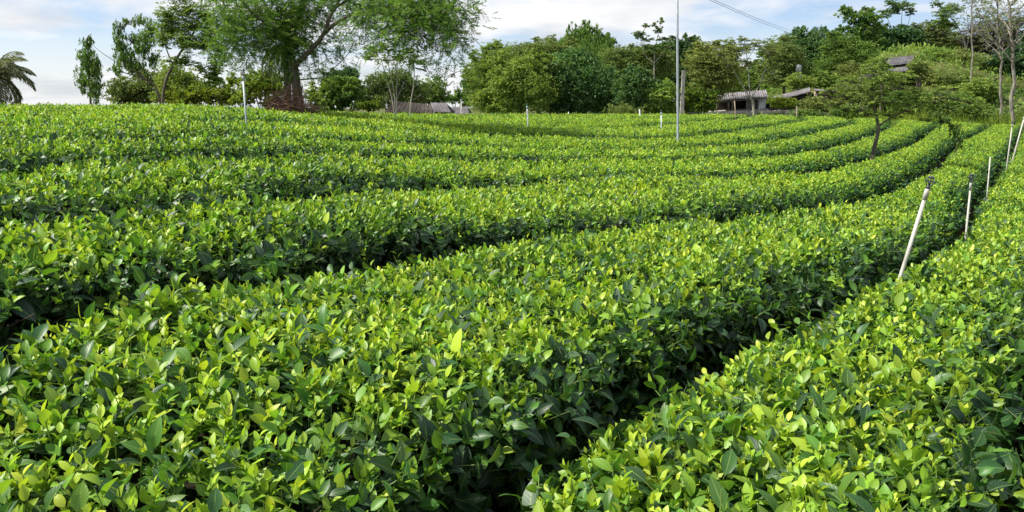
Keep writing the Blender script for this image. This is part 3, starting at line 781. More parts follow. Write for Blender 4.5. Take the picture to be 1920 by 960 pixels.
WOOD = ('wood_tree', 'feathery_wood_tree')
def tree(name, label, cat, D, base, lobes, style='broad', mat='G', age=.5, lp=6.5, cov=2.6, group=None, bark=None, limbs=None, r=None, sparse=False, twigs=2):
    """base (px,py or None = ground); lobes (px,py,rx,ry[,dY[,age offset]]) in photo pixels at depth D, all turned to metres here"""
    m = pxm(D)
    if name in WOOD:
        lobes = [(l[0], l[1] - 5, l[2] * 1.16, l[3] * 1.16) + tuple(l[4:]) for l in lobes]
        extra = []
        for l in lobes:        # ragged sprays breaking the outline
            for _ in range(4):
                a_ = rng.uniform(-.2, 3.34); q_ = rng.uniform(.16, .34)
                extra.append((l[0] + math.cos(a_) * l[2] * 1.0, l[1] - math.sin(a_) * l[3] * 1.02, l[2] * q_, l[3] * q_ * rng.uniform(.7, 1.5), None, rng.uniform(-.05, .2)))
        lobes = lobes + extra
    B = at(base[0], base[1] if base[1] else 220, D)
    B = np.array([B[0], D, gz(B[0], D) - .1])
    t = thing(name, label, cat, tuple(B), group)
    g = Geo(); w = Geo()
    top = at(lobes[0][0], lobes[0][1], D)
    rr = r or .055 * max(top[2] - B[2], 1.0) * .6
    cx = np.mean([l[0] for l in lobes]); cy = np.mean([l[1] for l in lobes])
    fork = B + (at(cx, cy, D) - B) * .5; fork[0] = B[0] * .6 + fork[0] * .4
    LP = []
    if limbs is None:
        w.tube(bend(B, fork, .03), np.linspace(rr, rr * .65, 6), n=7, a=.5)
    else:
        for lb in limbs:      # (points in px, radius px start, radius px end)
            pts = [B if q == 'base' else at(q[0], q[1], D + (q[2] if len(q) > 2 else 0)) for q in lb[0]]
            pts = np.array(pts); tt = np.linspace(0, len(pts) - 1, len(pts) * 3 - 2)
            P = np.stack([np.interp(tt, np.arange(len(pts)), pts[:, j]) for j in range(3)], 1)
            for _ in range(2): P[1:-1] = (P[:-2] + 2 * P[1:-1] + P[2:]) / 4
            w.tube(P, np.linspace(lb[1], lb[2], len(P)) * m, n=7, a=.5); LP.append(P)
    for l in lobes:
        dY = l[4] if len(l) > 4 and l[4] is not None else rng.uniform(-.3, .3) * l[2] * m
        da = l[5] if len(l) > 5 else 0
        lc = l[6] if len(l) > 6 else 1
        c = at(l[0], l[1], D + dY)
        rad = np.array([l[2] * m, (l[2] + l[3]) / 2 * m * 1.0, l[3] * m])
        area = math.pi * l[2] * l[3]
        n = int(min(16000, area * cov * 1.75 * lc / (lp * lp * (.26 if style != 'broad' else .36) * .5)))
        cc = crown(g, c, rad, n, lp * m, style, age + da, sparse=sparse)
        if limbs is None:
            w.tube(bend(fork, c, .1), np.linspace(rr * .5, rr * .15, 6), n=5)
        src = c
        if LP:
            lp_ = np.concatenate(LP); w.tube(bend(lp_[np.argmin(np.linalg.norm(lp_ - c, axis=1))], c - [0, 0, rad[2] * .4], .1, 5), np.linspace(rr * .16, rr * .12, 5).clip(.012, .05), n=4)
        for q in cc[:: max(1, int(len(cc) / (twigs * 5)))]:
            w.tube(bend(src - [0, 0, rad[2] * .4], q, .1, 4), np.linspace(rr * .14, rr * .04, 4), n=3)
    obj('crown', g.mesh('crown', MT[mat], smooth=False, off=B), t)
    obj('trunk', w.mesh('trunk', bark or M_BARK, off=B), t)
    return t

FG = 'trees behind the tea field'
# ---- left side, far to near
tree('bushy_tree', 'olive brown bush on the skyline, right of the slim weeping tree at left', 'tree', 33, (255, 0), [(232, 172, 36, 26), (278, 160, 38, 34), (250, 185, 45, 18)], 'broad', 'O', .42, 5.5, group=FG)
tree('bushy_tree', 'green rounded tree with brown tint directly right of the olive skyline bush', 'tree', 31, (330, 0), [(330, 152, 40, 34), (354, 165, 26, 28), (318, 180, 34, 18)], 'broad', 'G', .68, 5.5, group=FG)
tree('shrub', 'low yellow green shrub with brown patches under the hanging branches at left', 'shrub', 30, (360, 0), [(345, 182, 36, 20), (390, 174, 36, 26), (428, 180, 28, 20), (365, 176, 20, 12, 0, -.35)], 'broad', 'Y', .48, 6, group='shrubs along the crest')
tree('small_tree', 'tiny yellow leaved tree on thin crooked stems left of the sprinkler pipe', 'tree', 32, (424, 0), [(438, 150, 11, 15), (430, 160, 7, 8)], 'broad', 'Y', .55, 5.5, limbs=[(['base', (424, 180), (436, 150)], 1.6, .6), ([(424, 182), (418, 165)], 1, .5)])
tree('shrub', 'bright yellow green shrub behind the upright sprinkler pipe at left', 'shrub', 27, (490, 0), [(474, 162, 30, 28), (502, 152, 26, 26), (525, 165, 20, 22), (455, 186, 26, 15), (505, 188, 22, 16)], 'broad', 'Y', .52, 6.5, group='shrubs along the crest')
tree('dark_tree', 'dark blue green treetop rising behind the yellow topped mango bush', 'tree', 36, (640, 0), [(625, 148, 24, 20), (652, 142, 24, 20), (640, 165, 40, 24)], 'broad', 'D', .38, 6, group=FG)
tree('olive_tree', 'brown olive spreading tree behind the pale stems of the young saplings', 'tree', 38, (735, 0), [(715, 160, 34, 26), (750, 155, 34, 28), (690, 182, 28, 20), (780, 175, 24, 26), (745, 185, 50, 18)], 'broad', 'O', .30, 5, group=FG)
tree('mango_tree', 'low dense mango bush coloured sunlit lime on top and shaded below', 'tree', 25, (640, 0), [(622, 165, 24, 20, -.3, .3), (652, 158, 24, 18, -.2, .25), (645, 185, 42, 24), (615, 188, 26, 18)], 'broad', 'G', .34, 7.5, cov=3)  # sunlit top is put into the leaf colour: upper lobes lighter
tree('shrub', 'light green shrub at the foot of the mango bush, right side', 'shrub', 24, (700, 0), [(700, 196, 20, 12), (682, 200, 16, 9)], 'broad', 'Y', .35, 6.5, group='shrubs along the crest')
tree('shrub', 'leafy yellow green shrub between the big trunk and the mango bush', 'shrub', 23, (590, 0), [(588, 178, 18, 20), (600, 196, 18, 12)], 'broad', 'G', .75, 6.5, group='shrubs along the crest')
tree('round_tree', 'small round dark green tree above the grey roofs', 'tree', 46, (815, 0), [(812, 168, 27, 24), (822, 182, 22, 18), (800, 185, 22, 15)], 'broad', 'G', .42, 5, group=FG)
tree('distant_tree', 'hazy distant tree just left of the grey capped post', 'tree', 80, (850, 0), [(845, 185, 20, 10), (862, 176, 12, 10), (875, 190, 16, 14)], 'broad', 'G', .5, 4.5, group=FG)
# weeping, sparse trees at left
tree('weeping_tree', 'slim column shaped weeping tree standing alone against the sky at far left', 'tree', 24, (168, 0),
     [(160, 105, 13, 24), (172, 120, 15, 30), (158, 150, 13, 32), (178, 165, 13, 34), (165, 82, 9, 12), (170, 72, 7, 7), (182, 130, 8, 30)], 'droop', 'G', .42, 5.0, 1.9,
     limbs=[(['base', (168, 150), (166, 100), (162, 68), (172, 64)], 2.2, .5), ([(168, 130), (180, 105), (186, 118)], .9, .4)], sparse=True)
tree('weeping_tree', 'loose leaning tree with arching sparse branches against the sky at left', 'tree', 22, (303, 0),
     [(222, 58, 11, 22), (238, 42, 16, 8), (262, 40, 22, 10), (285, 55, 14, 20), (232, 105, 20, 26), (262, 92, 18, 16), (215, 128, 14, 12), (258, 125, 22, 12), (248, 75, 22, 12), (275, 75, 20, 24), (240, 120, 26, 20), (285, 110, 18, 18), (225, 85, 16, 20)], 'droop', 'G', .50, 4.8, 1.25,
     limbs=[(['base', (300, 168), (275, 148), (240, 138), (215, 132)], 2.6, .5), ([(270, 146), (235, 110), (220, 85), (222, 60), (240, 38), (262, 36), (285, 50)], 1.5, .4), ([(262, 142), (210, 112), (185, 95), (172, 82)], .8, .3), ([(235, 118), (255, 90), (285, 76)], .9, .3)], sparse=True)
tree('feathery_tree', 'feathery tree with a slanting trunk whose crown merges into the big tree at left', 'tree', 20, (300, 0),
     [(315, 30, 26, 24), (350, 20, 30, 26), (385, 30, 30, 30), (305, 70, 14, 30), (340, 78, 16, 16), (385, 85, 26, 22), (360, 50, 28, 18), (405, 125, 15, 30), (400, 150, 18, 14), (345, 115, 24, 10), (375, 125, 16, 14), (330, -20, 50, 25), (400, -20, 40, 25), (320, 55, 34, 34), (355, 75, 34, 26), (400, 60, 30, 34), (415, 95, 18, 30), (330, 112, 26, 14), (398, 140, 20, 26), (430, 45, 24, 40)], 'feather', 'G', .66, 5.4, 1.35,
     limbs=[(['base', (305, 165), (320, 130), (338, 98), (362, 66), (375, 30), (380, -20)], 3.2, 1), ([(325, 122), (310, 90), (303, 50)], 1.4, .5), ([(345, 90), (380, 85), (405, 110), (408, 140)], 1.3, .4), ([(368, 50), (335, 30), (320, -10)], 1.2, .4)], sparse=True)

# ---- palms
def palm(label, D, base_px, crown_px, flen, nf, az_bias=None, trunk_r=6, seed=1, group='coconut palms'):
    r = np.random.default_rng(seed); m = pxm(D)
    c = at(crown_px[0], crown_px[1], D); b = at(base_px, 220, D); B = np.array([b[0], D, gz(b[0], D) - .1])
    t = thing('coconut_palm', label, 'palm tree', tuple(B), group)
    w = Geo(); P = bend(B, c, .03, 14); R = np.linspace(trunk_r * 1.2, trunk_r * .8, 14) * m; R[0] *= 1.3; w.tube(P, R, n=9)
    obj('trunk', w.mesh('trunk', M_BARK, off=B), t)
    for i in range(nf):
        g = Geo()
        az = i * 2.4 + r.normal(0, .2); el = math.radians(r.uniform(-30, 85)); L = flen * m * r.uniform(.85, 1.1)
        n = 16; tt = np.linspace(0, 1, n); e = el - 1.75 * tt ** 1.3
        h = np.cumsum(np.cos(e)) / n * L; v = np.cumsum(np.sin(e)) / n * L
        R_ = np.column_stack([math.cos(az) * h, math.sin(az) * h, v]) + c
        g.tube(R_, np.linspace(.022, .005, n) * flen * m, n=4, a=.7)
        tq = np.linspace(.12, .99, 52); idx = tq * (n - 1); i0 = np.minimum(idx.astype(int), n - 2); f = (idx - i0)[:, None]
        p = R_[i0] * (1 - f) + R_[i0 + 1] * f; T = unit(R_[i0 + 1] - R_[i0]); side = unit(np.cross(T, [0, 0, 1.0]))
        for sg in (-1, 1):
            D_ = side * sg * .75 + T * .55 + np.array([0, 0, -.55]) + r.normal(0, .1, (52, 3))
            ll = flen * m * .30 * np.sin(np.pi * np.clip(tq, .08, .96)) ** .6 * r.uniform(.8, 1.1, 52)
            leafcloud(g, p, D_, ll, np.full(52, flen * m * .024), .58 + r.uniform(-.2, .35), fold=.1)
        obj('frond', g.mesh('frond', MT['P'], smooth=False, off=B), t)
    return t
palm('coconut palm at the left picture edge, drooping fronds silhouetted on white cloud', 27, -8, (-6, 143), 76, 34, seed=4, trunk_r=6)
palm('coconut palm half hidden behind the big tree trunk, fronds hanging left', 21, 537, (532, 82), 78, 15, seed=8, trunk_r=6.5)

# ---- the big tree: two leaning limbs and bipinnate fronds
def big_tree():
    D = 18.0; m = pxm(D)
    b = at(562, 213, D); B = np.array([b[0], D, gz(b[0], D) - .1])
    t = thing('big_tree', 'big spreading tree with feathery leaves on the crest, its crown cut by the top edge', 'tree', tuple(B))
    w = Geo(); g = Geo()
    LB = [(['base', (560, 195), (556, 165), (552, 135), (549, 112)], 10, 7.0),
          ([(551, 130), (562, 113, -.2), (585, 92, -.4), (602, 72, -.5), (612, 55, -.6), (617, 32, -.6), (632, 12, -.5), (640, -15, -.3), (650, -60, 0)], 4.8, 2.0),
          ([(608, 62, -.5), (625, 46, -.7), (645, 34, -.9), (670, 22, -1), (695, 22, -1.2), (735, 27, -1.3), (780, 22, -1.2), (830, 30, -1)], 3.8, .9),
          ([(735, 27, -1.3), (760, 45, -1.4), (800, 70, -1.3), (820, 90, -1.2)], 1.6, .5),
          ([(780, 22, -1.2), (810, -10, -1), (850, -30, -.8)], 1.6, .5),
          ([(632, 12, -.5), (690, -20, -.2), (760, -50, .3)], 2.4, .8),
          ([(549, 115), (541, 75, .3), (525, 48, .6), (505, 24, .8), (492, 0, 1), (480, -50, 1.2)], 5, 1.6),
          ([(541, 85, .2), (520, 58, -.2), (495, 42, -.6), (470, 20, -.8), (452, 0, -.9), (420, -30, -1)], 4, 1.2),
          ([(545, 90), (548, 50, -.3), (547, 20, -.4), (549, -20, -.5), (560, -90, -.3)], 3.8, 1.6),
          ([(548, 50), (575, 10, .5), (590, -60, .8)], 2.5, 1),
          ([(556, 150), (580, 148, .2), (605, 146, .4), (630, 125, .5), (655, 100, .6), (665, 75, .6)], 1.4, .4),
          ([(495, 42, -.6), (465, 60, -.6), (440, 85, -.6)], 1.3, .4)]
    for pts, r0, r1 in LB:
        q = np.array([B if p == 'base' else at(p[0], p[1], D + (p[2] if len(p) > 2 else 0)) for p in pts])
        tt = np.linspace(0, len(q) - 1, len(q) * 4 - 3)
        P = np.stack([np.interp(tt, np.arange(len(q)), q[:, j]) for j in range(3)], 1)
        for _ in range(3): P[1:-1] = (P[:-2] + 2 * P[1:-1] + P[2:]) / 4
        w.tube(P, np.linspace(r0, r1, len(P)) * m, n=9)
    lobes = [(665, 30, 34, 18, -1.0, 110), (700, 35, 34, 18, -1.3, 130), (640, -15, 50, 22, -.5, 200), (590, 45, 26, 24, 0, 90), (715, -5, 40, 24, -.8, 180), (680, 75, 26, 12, -.5, 30), (770, 65, 50, 26, -1.4, 110),
        (735, 25, 38, 26, -1.2, 300), (775, 40, 42, 30, -1.3, 400), (815, 28, 46, 32, -1.0, 480), (855, 50, 32, 30, -.9, 330), (800, 0, 60, 30, -.6, 520), (745, -10, 45, 26, -.2, 300),
        (790, 82, 40, 18, -1.2, 110), (835, 88, 30, 18, -1.1, 80), (745, 75, 34, 18, -1.3, 130), (850, 5, 34, 28, -.6, 260),
        (715, 55, 22, 14, -1.2, 60), (800, 125, 40, 16, -1.2, 70), (845, 135, 30, 14, -1, 45), (700, 90, 26, 14, -1, 40),
        (540, 42, 30, 40, 0, 620), (520, 80, 28, 28, .2, 300), (570, 72, 26, 26, .1, 260), (555, 10, 38, 26, 0, 360),
        (600, 15, 30, 24, -.3, 200), (650, 10, 34, 22, -.5, 200), (690, 5, 30, 16, -.9, 150), (630, 70, 26, 18, .3, 80), (612, 100, 30, 14, .4, 60), (590, 128, 20, 10, -.2, 90), (650, 60, 20, 12, .2, 40),
        (490, 25, 38, 32, .3, 420), (455, 30, 34, 38, -.6, 430), (440, 80, 28, 26, -.6, 240), (478, 75, 30, 24, -.3, 260), (460, 112, 22, 14, -.4, 90), (420, 0, 34, 24, -.6, 220), (500, 110, 22, 14, 0, 60),
        (560, -70, 90, 45, 0, 700), (680, -80, 90, 40, .3, 600), (790, -60, 70, 34, .2, 420), (450, -60, 70, 40, .3, 480), (620, -140, 110, 40, .2, 500)]
    for px, py, rx, ry, dy, nf in lobes:
        c = at(px, py, D + dy); nf = int(nf * .72); rx *= 1.12; ry *= 1.1
        nc = max(4, nf // 11); cc = unit(rng.normal(0, 1, (nc, 3))) * (rng.random((nc, 1)) ** .4) * np.array([rx, (rx + ry) * .6, ry]) * m
        k = rng.integers(0, nc, nf); v = rng.normal(0, .17, (nf, 3)) * [1.1, 1.1, .9]
        P = c + cc[k] + v; F = unit(v * 3 + rng.normal(0, .5, (nf, 3)) + [0, 0, -.4]); FL = rng.uniform(.15, .32, nf)
        S = unit(np.cross(F, [0, 0, 1.0] + rng.normal(0, .2, (nf, 3)))); ag = rng.normal(.56, .2, nf) 
        for j in range(7):
            f = .12 + j * .13
            for sg in (-1, 1):
                pp = P + F * (FL * f)[:, None]
                leafcloud(g, pp, S * sg * .8 + F * .45 + rng.normal(0, .08, (nf, 3)), FL * .33 * (1 - .45 * abs(f - .45)), .021, ag)
        for q in cc[::3]:
            w.tube(bend(c - [0, 0, .1], c + q, .15, 4), np.linspace(.014, .004, 4), n=3)
    obj('crown', g.mesh('crown', MT['G'], smooth=False, off=B), t)
    obj('trunk', w.mesh('trunk', M_BARK, off=B), t)
    # hanging creeper leaves round the trunk
    g = Geo()
    for px, py, rx, ry, n in ((556, 150, 12, 40, 500), (540, 120, 12, 34, 500), (548, 85, 20, 26, 700)):
        crown(g, at(px, py, D), np.array([rx, rx, ry]) * m, n, .07, 'droop', .35)
    obj('creeper', g.mesh('creeper', MT['G'], smooth=False, off=B), t)
big_tree()

# dry brush heaped round the foot of the big tree
g = Geo(); D = 17.2; m = pxm(D); b = at(550, 200, D); B = np.array([b[0], D, gz(b[0], D)])
for px, py, rx, ry, n in ((530, 198, 26, 16, 1000), (565, 204, 32, 12, 900), (548, 180, 20, 22, 500), (520, 185, 14, 16, 250)):
    c = at(px, py, D); v = unit(rng.normal(0, 1, (n, 3))) * (rng.random((n, 1)) ** .5) * np.array([rx, rx, ry]) * m
    leafcloud(g, c + v, rng.normal(0, 1, (n, 3)) * [1, 1, .5] + [0, 0, -.5], rng.uniform(.12, .38, n), .012, .5)
for i in range(90):
    a_ = at(rng.uniform(508, 592), rng.uniform(190, 212), D + rng.uniform(-.4, .4)); v = rng.normal(0, .35, 3) + [0, 0, .15]
    g.tube([a_ - v * .5, a_ + rng.normal(0, .04, 3), a_ + v * .5], .006, n=3)
o = obj('brush_heap', g.mesh('brush_heap', M_BRUSH, smooth=False, off=B)); o.location = tuple(B)
o['label'] = 'heap of reddish brown dry brush round the foot of the big tree'; o['category'] = 'brush heap'

# young pale stemmed trees right of the big tree
tree('young_tree', 'young tree with four pale stems fanning up from one foot, thin leaves', 'tree', 23, (742, 0), [(705, 95, 24, 12), (728, 92, 16, 16), (748, 105, 18, 12), (690, 108, 14, 9), (725, 112, 16, 8)], 'feather', 'G', .72, 6, 1.2,
     bark=M_PALE, limbs=[(['base', (738, 190), (725, 150), (715, 112)], 1.5, .6), (['base', (741, 180), (733, 145), (726, 110)], 1.4, .6), (['base', (743, 180), (745, 140), (745, 110)], 1.4, .6), ([(743, 190), (752, 165), (762, 150)], .8, .4), ([(740, 195), (727, 185)], .6, .3)], sparse=True)
tree('young_tree', 'single slender pale stemmed young tree right of the four stemmed one', 'tree', 22.5, (768, 0), [(775, 112, 26, 12), (760, 98, 16, 10), (795, 118, 16, 9), (770, 92, 14, 8)], 'feather', 'G', .6, 6, 1.2,
     bark=M_PALE, limbs=[(['base', (769, 190), (776, 165), (777, 125), (775, 95)], 1.6, .6), ([(777, 150), (770, 150), (766, 146)], .5, .3), ([(770, 190), (784, 182), (790, 176)], .5, .3)], sparse=True)

# ---- the wood in the middle, back to front
for px_, w_, top_, ag_, lab_ in ((925, 46, 118, .62, 'rearmost pale tree behind the left end of the wood'), (1010, 60, 96, .55, 'rearmost tree behind the olive treetop'), (1135, 60, 104, .60, 'rearmost tree filling the saddle right of the pointed treetops'),
        (1215, 60, 106, .52, 'rearmost tree behind the tall thin tufted tree'), (1330, 56, 108, .60, 'rearmost tree behind the feathery olive tree'), (1480, 50, 92, .50, 'rearmost tree left of the dark dome'), (1630, 60, 84, .5, 'rearmost tree behind the open blue green crown'), (1780, 60, 82, .5, 'rearmost tree behind the leaning half bare tree')):
    tree('wood_tree', lab_, 'tree', 92, (px_, 0), [(px_ - w_ * .45, top_ + 26, w_ * .6, 26), (px_ + w_ * .45, top_ + 32, w_ * .6, 28), (px_, top_ + 20, w_ * .5, 22), (px_, 175, w_, 36)], 'feather', 'G', ag_, 4.8, 2.4, group=FG)
tree('wood_tree', 'group of pointed treetops crowning the middle of the wood', 'tree', 74, (1098, 0), [(1073, 78, 9, 22), (1100, 68, 11, 20), (1088, 76, 8, 14), (1120, 76, 9, 18), (1098, 100, 44, 24), (1135, 92, 16, 16), (1100, 130, 60, 40)], 'upright', 'G', .50, 5, group=FG)
tree('wood_tree', 'broad olive treetop at the left shoulder of the wood', 'tree', 68, (1010, 0), [(975, 112, 40, 22), (1015, 102, 36, 20), (1055, 112, 34, 26), (1000, 150, 70, 40)], 'feather', 'O', .52, 5, group=FG)
tree('wood_tree', 'tall pale green tree forming the left end of the wood', 'tree', 58, (915, 0), [(908, 150, 28, 42), (935, 118, 30, 24), (900, 180, 22, 30), (940, 165, 36, 44)], 'feather', 'G', .68, 5, group=FG)
tree('wood_tree', 'dark treetop behind the feathery olive trees, above the concrete post', 'tree', 72, (1290, 0), [(1275, 100, 26, 22), (1300, 112, 30, 28), (1250, 115, 30, 26), (1285, 150, 50, 40)], 'broad', 'D', .5, 5, group=FG)
tree('wood_tree', 'olive tree with a spreading flat crown left of the tall steel pole', 'tree', 64, (1190, 0), [(1165, 112, 34, 18), (1205, 108, 34, 18), (1160, 140, 30, 26), (1215, 135, 36, 28), (1240, 115, 24, 18)], 'feather', 'O', .42, 5, group=FG)
tree('tall_tree', 'tall thin tree with separate leaf tufts rising above the wood', 'tree', 62, (1226, 0), [(1240, 37, 6, 7), (1212, 48, 8, 5), (1228, 46, 6, 5), (1237, 56, 11, 6), (1198, 66, 14, 8), (1214, 72, 12, 6), (1240, 74, 14, 4), (1258, 72, 12, 6), (1250, 88, 18, 6), (1220, 90, 22, 7)], 'feather', 'G', .38, 5, 2.2,
     bark=M_PALE, limbs=[(['base', (1227, 165), (1226, 110), (1230, 80), (1240, 40)], 1.5, .4), ([(1226, 118), (1210, 108), (1200, 70)], .9, .3), ([(1226, 118), (1240, 105), (1256, 76)], .8, .3)])
tree('wood_tree', 'bright green spreading tree at the front of the wood with lime top', 'tree', 50, (975, 0), [(955, 150, 34, 30), (995, 135, 34, 26), (960, 190, 44, 26), (1000, 175, 40, 32), (925, 195, 28, 20), (1025, 130, 24, 18, None, -.1)], 'broad', 'G', .66, 5.5, 3, group=FG)
tree('wood_tree', 'large dark green tree whose skirts reach the tea, middle of the wood', 'tree', 51, (1100, 0), [(1060, 145, 36, 34, None, .2), (1100, 160, 44, 38, None, .1), (1045, 192, 46, 26), (1095, 196, 46, 22), (1130, 188, 24, 30), (1075, 122, 30, 20, None, .35)], 'broad', 'D', .55, 5.5, 3, group=FG)  # lit upper crown painted in: higher lobes get a lighter leaf tone
tree('wood_tree', 'round glossy dark tree standing alone in front of the olive trees', 'tree', 49, (1188, 0), [(1188, 168, 32, 28), (1190, 150, 22, 18), (1185, 192, 30, 20)], 'broad', 'D', .62, 6, 3, group=FG)
tree('thicket', 'tangle of bare brown and olive twigs low between two dark trees', 'shrub', 46.5, (1165, 0), [(1160, 205, 26, 12), (1185, 208, 26, 9)], 'upright', 'O', .45, 5, 1.6, group='thickets at the foot of the wood')
tree('thicket', 'climbing thicket with large heart shaped leaves left of the concrete post', 'shrub', 48.5, (1235, 0), [(1225, 185, 28, 28), (1250, 175, 24, 26), (1240, 205, 34, 14)], 'broad', 'G', .62, 7, 2.8, group='thickets at the foot of the wood')
tree('thicket', 'thicket of lime and dark leaves right of the concrete post', 'shrub', 48.5, (1300, 0), [(1300, 180, 26, 22), (1320, 195, 22, 18), (1290, 205, 24, 12), (1335, 175, 14, 14)], 'broad', 'Y', .22, 7, 2.6, group='thickets at the foot of the wood')
tree('feathery_wood_tree', 'feathery olive tree hanging over the left end of the tiled shed', 'tree', 56, (1335, 0), [(1318, 120, 30, 26), (1350, 115, 30, 26), (1335, 150, 34, 26), (1365, 140, 26, 34), (1325, 185, 26, 22)], 'feather', 'O', .55, 5, 2.4, group=FG)
tree('wood_tree', 'dark tree seen through the sparse branches behind the shed', 'tree', 82, (1400, 0), [(1390, 158, 46, 20), (1435, 150, 32, 22), (1420, 168, 60, 16), (1385, 145, 16, 10)], 'broad', 'G', .40, 5, group=FG)
tree('sparse_tree', 'half bare tree with pale forked trunk in front of the shed', 'tree', 53, (1416, 0), [(1385, 92, 30, 14), (1415, 82, 26, 14), (1445, 92, 20, 22), (1365, 118, 22, 18), (1400, 118, 20, 12), (1450, 130, 16, 24), (1350, 100, 18, 12), (1392, 74, 20, 7)], 'feather', 'O', .42, 4.6, .85,
     bark=M_PALE, limbs=[(['base', (1412, 190), (1406, 182)], 2.2, 1.8), ([(1406, 184), (1392, 160), (1380, 140), (1362, 110)], 1.2, .4), ([(1406, 184), (1404, 140), (1400, 100), (1395, 75)], 1.3, .4), ([(1408, 183), (1425, 160), (1435, 130), (1445, 95)], 1.3, .4), ([(1400, 115), (1415, 90)], .7, .3), ([(1400, 128), (1385, 105)], .7, .3)], sparse=True)
# ---- right of the shed
tree('wood_tree', 'large dark green dome shaped tree where the two wires end', 'tree', 70, (1520, 0), [(1505, 92, 34, 24), (1540, 88, 34, 24), (1520, 120, 50, 34), (1490, 110, 22, 26)], 'broad', 'D', .55, 5.2, 3, group=FG)
tree('wood_tree', 'brownish olive tree left of the dark dome shaped tree', 'tree', 63, (1468, 0), [(1470, 108, 26, 26), (1455, 138, 26, 26), (1482, 135, 26, 28)], 'feather', 'O', .48, 5, 2.8, group=FG)
tree('wood_tree', 'grey green tree right of the dark dome shaped tree', 'tree', 66, (1585, 0), [(1575, 95, 28, 24), (1600, 110, 34, 24), (1570, 128, 40, 20)], 'feather', 'G', .45, 5, 2.8, group=FG)
tree('tall_tree', 'tall open tree with ragged blue green crown on the right skyline', 'tree', 74, (1625, 0), [(1585, 22, 16, 10), (1600, 35, 20, 14), (1630, 38, 20, 20), (1612, 58, 24, 16), (1640, 62, 16, 20), (1580, 55, 14, 8), (1625, 20, 14, 8), (1595, 80, 30, 20), (1635, 85, 26, 20)], 'broad', 'G', .42, 4.6, 2.3, group=FG,
     bark=M_PALE, limbs=[(['base', (1610, 105), (1612, 70), (1600, 30)], 1.4, .4), ([(1610, 108), (1625, 88), (1642, 68)], 1.2, .4)])
tree('wood_tree', 'dark low tree behind the upper grey roofs on the slope', 'tree', 76, (1670, 0), [(1655, 78, 30, 18), (1688, 75, 28, 18), (1670, 98, 44, 18), (1712, 85, 20, 18)], 'broad', 'D', .42, 5, 2.8, group=FG)
tree('tall_tree', 'umbrella shaped tree with flat leaf layers touching the top edge at right', 'tree', 78, (1685, 0), [(1670, 22, 22, 7), (1692, 10, 22, 8), (1672, 6, 12, 8), (1655, 30, 12, 5), (1708, 22, 9, 8), (1690, 50, 18, 4), (1715, 55, 14, 4), (1660, 48, 10, 5)], 'feather', 'G', .38, 4.6, 2.4, group=FG,
     bark=M_PALE, limbs=[(['base', (1684, 90), (1675, 60), (1662, 30)], 1, .3), ([(1684, 90), (1690, 50), (1692, 12)], 1, .3), ([(1684, 85), (1702, 50), (1708, 24)], .8, .3)])
tree('wood_tree', 'olive and grey tree on the skyline above the upper roofs', 'tree', 80, (1745, 0), [(1742, 60, 24, 14), (1765, 72, 26, 18), (1725, 85, 26, 16), (1755, 95, 34, 16)], 'feather', 'O', .36, 5, 2.4, group=FG)
tree('tall_tree', 'leaning half bare tree with blue green tufts left of the bare trees', 'tree', 66, (1812, 0), [(1775, 25, 22, 14), (1762, 42, 18, 9), (1790, 15, 18, 10), (1785, 45, 14, 10), (1755, 8, 14, 6)], 'feather', 'G', .42, 4.6, 1.9, group=FG,
     bark=M_PALE, limbs=[(['base', (1811, 100), (1808, 75), (1795, 45), (1765, 15), (1735, -10)], 1.7, .4), ([(1810, 85), (1800, 60), (1780, 40)], 1, .3), ([(1811, 95), (1818, 65), (1812, 20)], 1, .3), ([(1810, 80), (1785, 70), (1755, 55)], .7, .3)])
tree('brown_tree', 'dark brown leafless looking thicket of crowns behind the bare trees', 'tree', 84, (1850, 0), [(1815, 75, 30, 24), (1850, 55, 36, 26), (1885, 70, 34, 34), (1850, 90, 60, 18), (1905, 50, 20, 30)], 'feather', 'B', .42, 4.4, 1.7, group=FG)
def bare(label, D, trunk, r0, seed, nb=19, spread=.6):
    r = np.random.default_rng(seed); m = pxm(D)
    q = np.array([at(p[0], p[1], D) for p in trunk]); q[0, 2] = gz(q[0, 0], D) - .1; B = q[0].copy()
    t = thing('bare_tree', label, 'tree', tuple(B), 'bare pale trunked trees at the right')
    w = Geo(); tt = np.linspace(0, len(q) - 1, 16); P = np.stack([np.interp(tt, np.arange(len(q)), q[:, j]) for j in range(3)], 1)
    P[1:-1] += r.normal(0, .04, (14, 3)); w.tube(P, np.linspace(r0, r0 * .35, 16) * m, n=8)
    obj('trunk', w.mesh('trunk', M_GREYB, off=B), t)
    g = Geo(); L0 = np.linalg.norm(q[-1] - q[0])
    for i in range(nb):
        f = .42 + .55 * (i + r.random()) / nb; p = P[int(f * 15)]; az = r.uniform(0, 6.28); L = L0 * r.uniform(.16, .34) * (1.3 - f * .6)
        w = Geo(); v = np.array([math.cos(az) * spread, math.sin(az) * spread, .6]); e = p + v * L
        b1 = bend(p, e, .08, 6); w.tube(b1, np.linspace(r0 * .38, r0 * .1, 6) * m, n=5)
        for _ in range(6):
            s_ = b1[r.integers(2, 6)]; d_ = v * .4 + r.normal(0, .45, 3) + [0, 0, .1]; e2 = s_ + d_ * L * r.uniform(.3, .55)
            w.tube(bend(s_, e2, .08, 4), np.linspace(r0 * .14, r0 * .05, 4) * m, n=3)
            if r.random() < .75: crown(g, e2, np.array([.5, .5, .3]), 22, 4.6 * m, 'feather', .40, clump=5)
        obj('branch', w.mesh('branch', M_GREYB, off=B), t)
    if g.n: obj('leaf_tufts', g.mesh('leaf_tufts', MT['O'], smooth=False, off=B), t)
bare('tall bare tree with a straight pale trunk, nearest the right picture edge', 48, [(1902, 205), (1900, 130), (1896, 60), (1888, -60)], 3.6, 3)
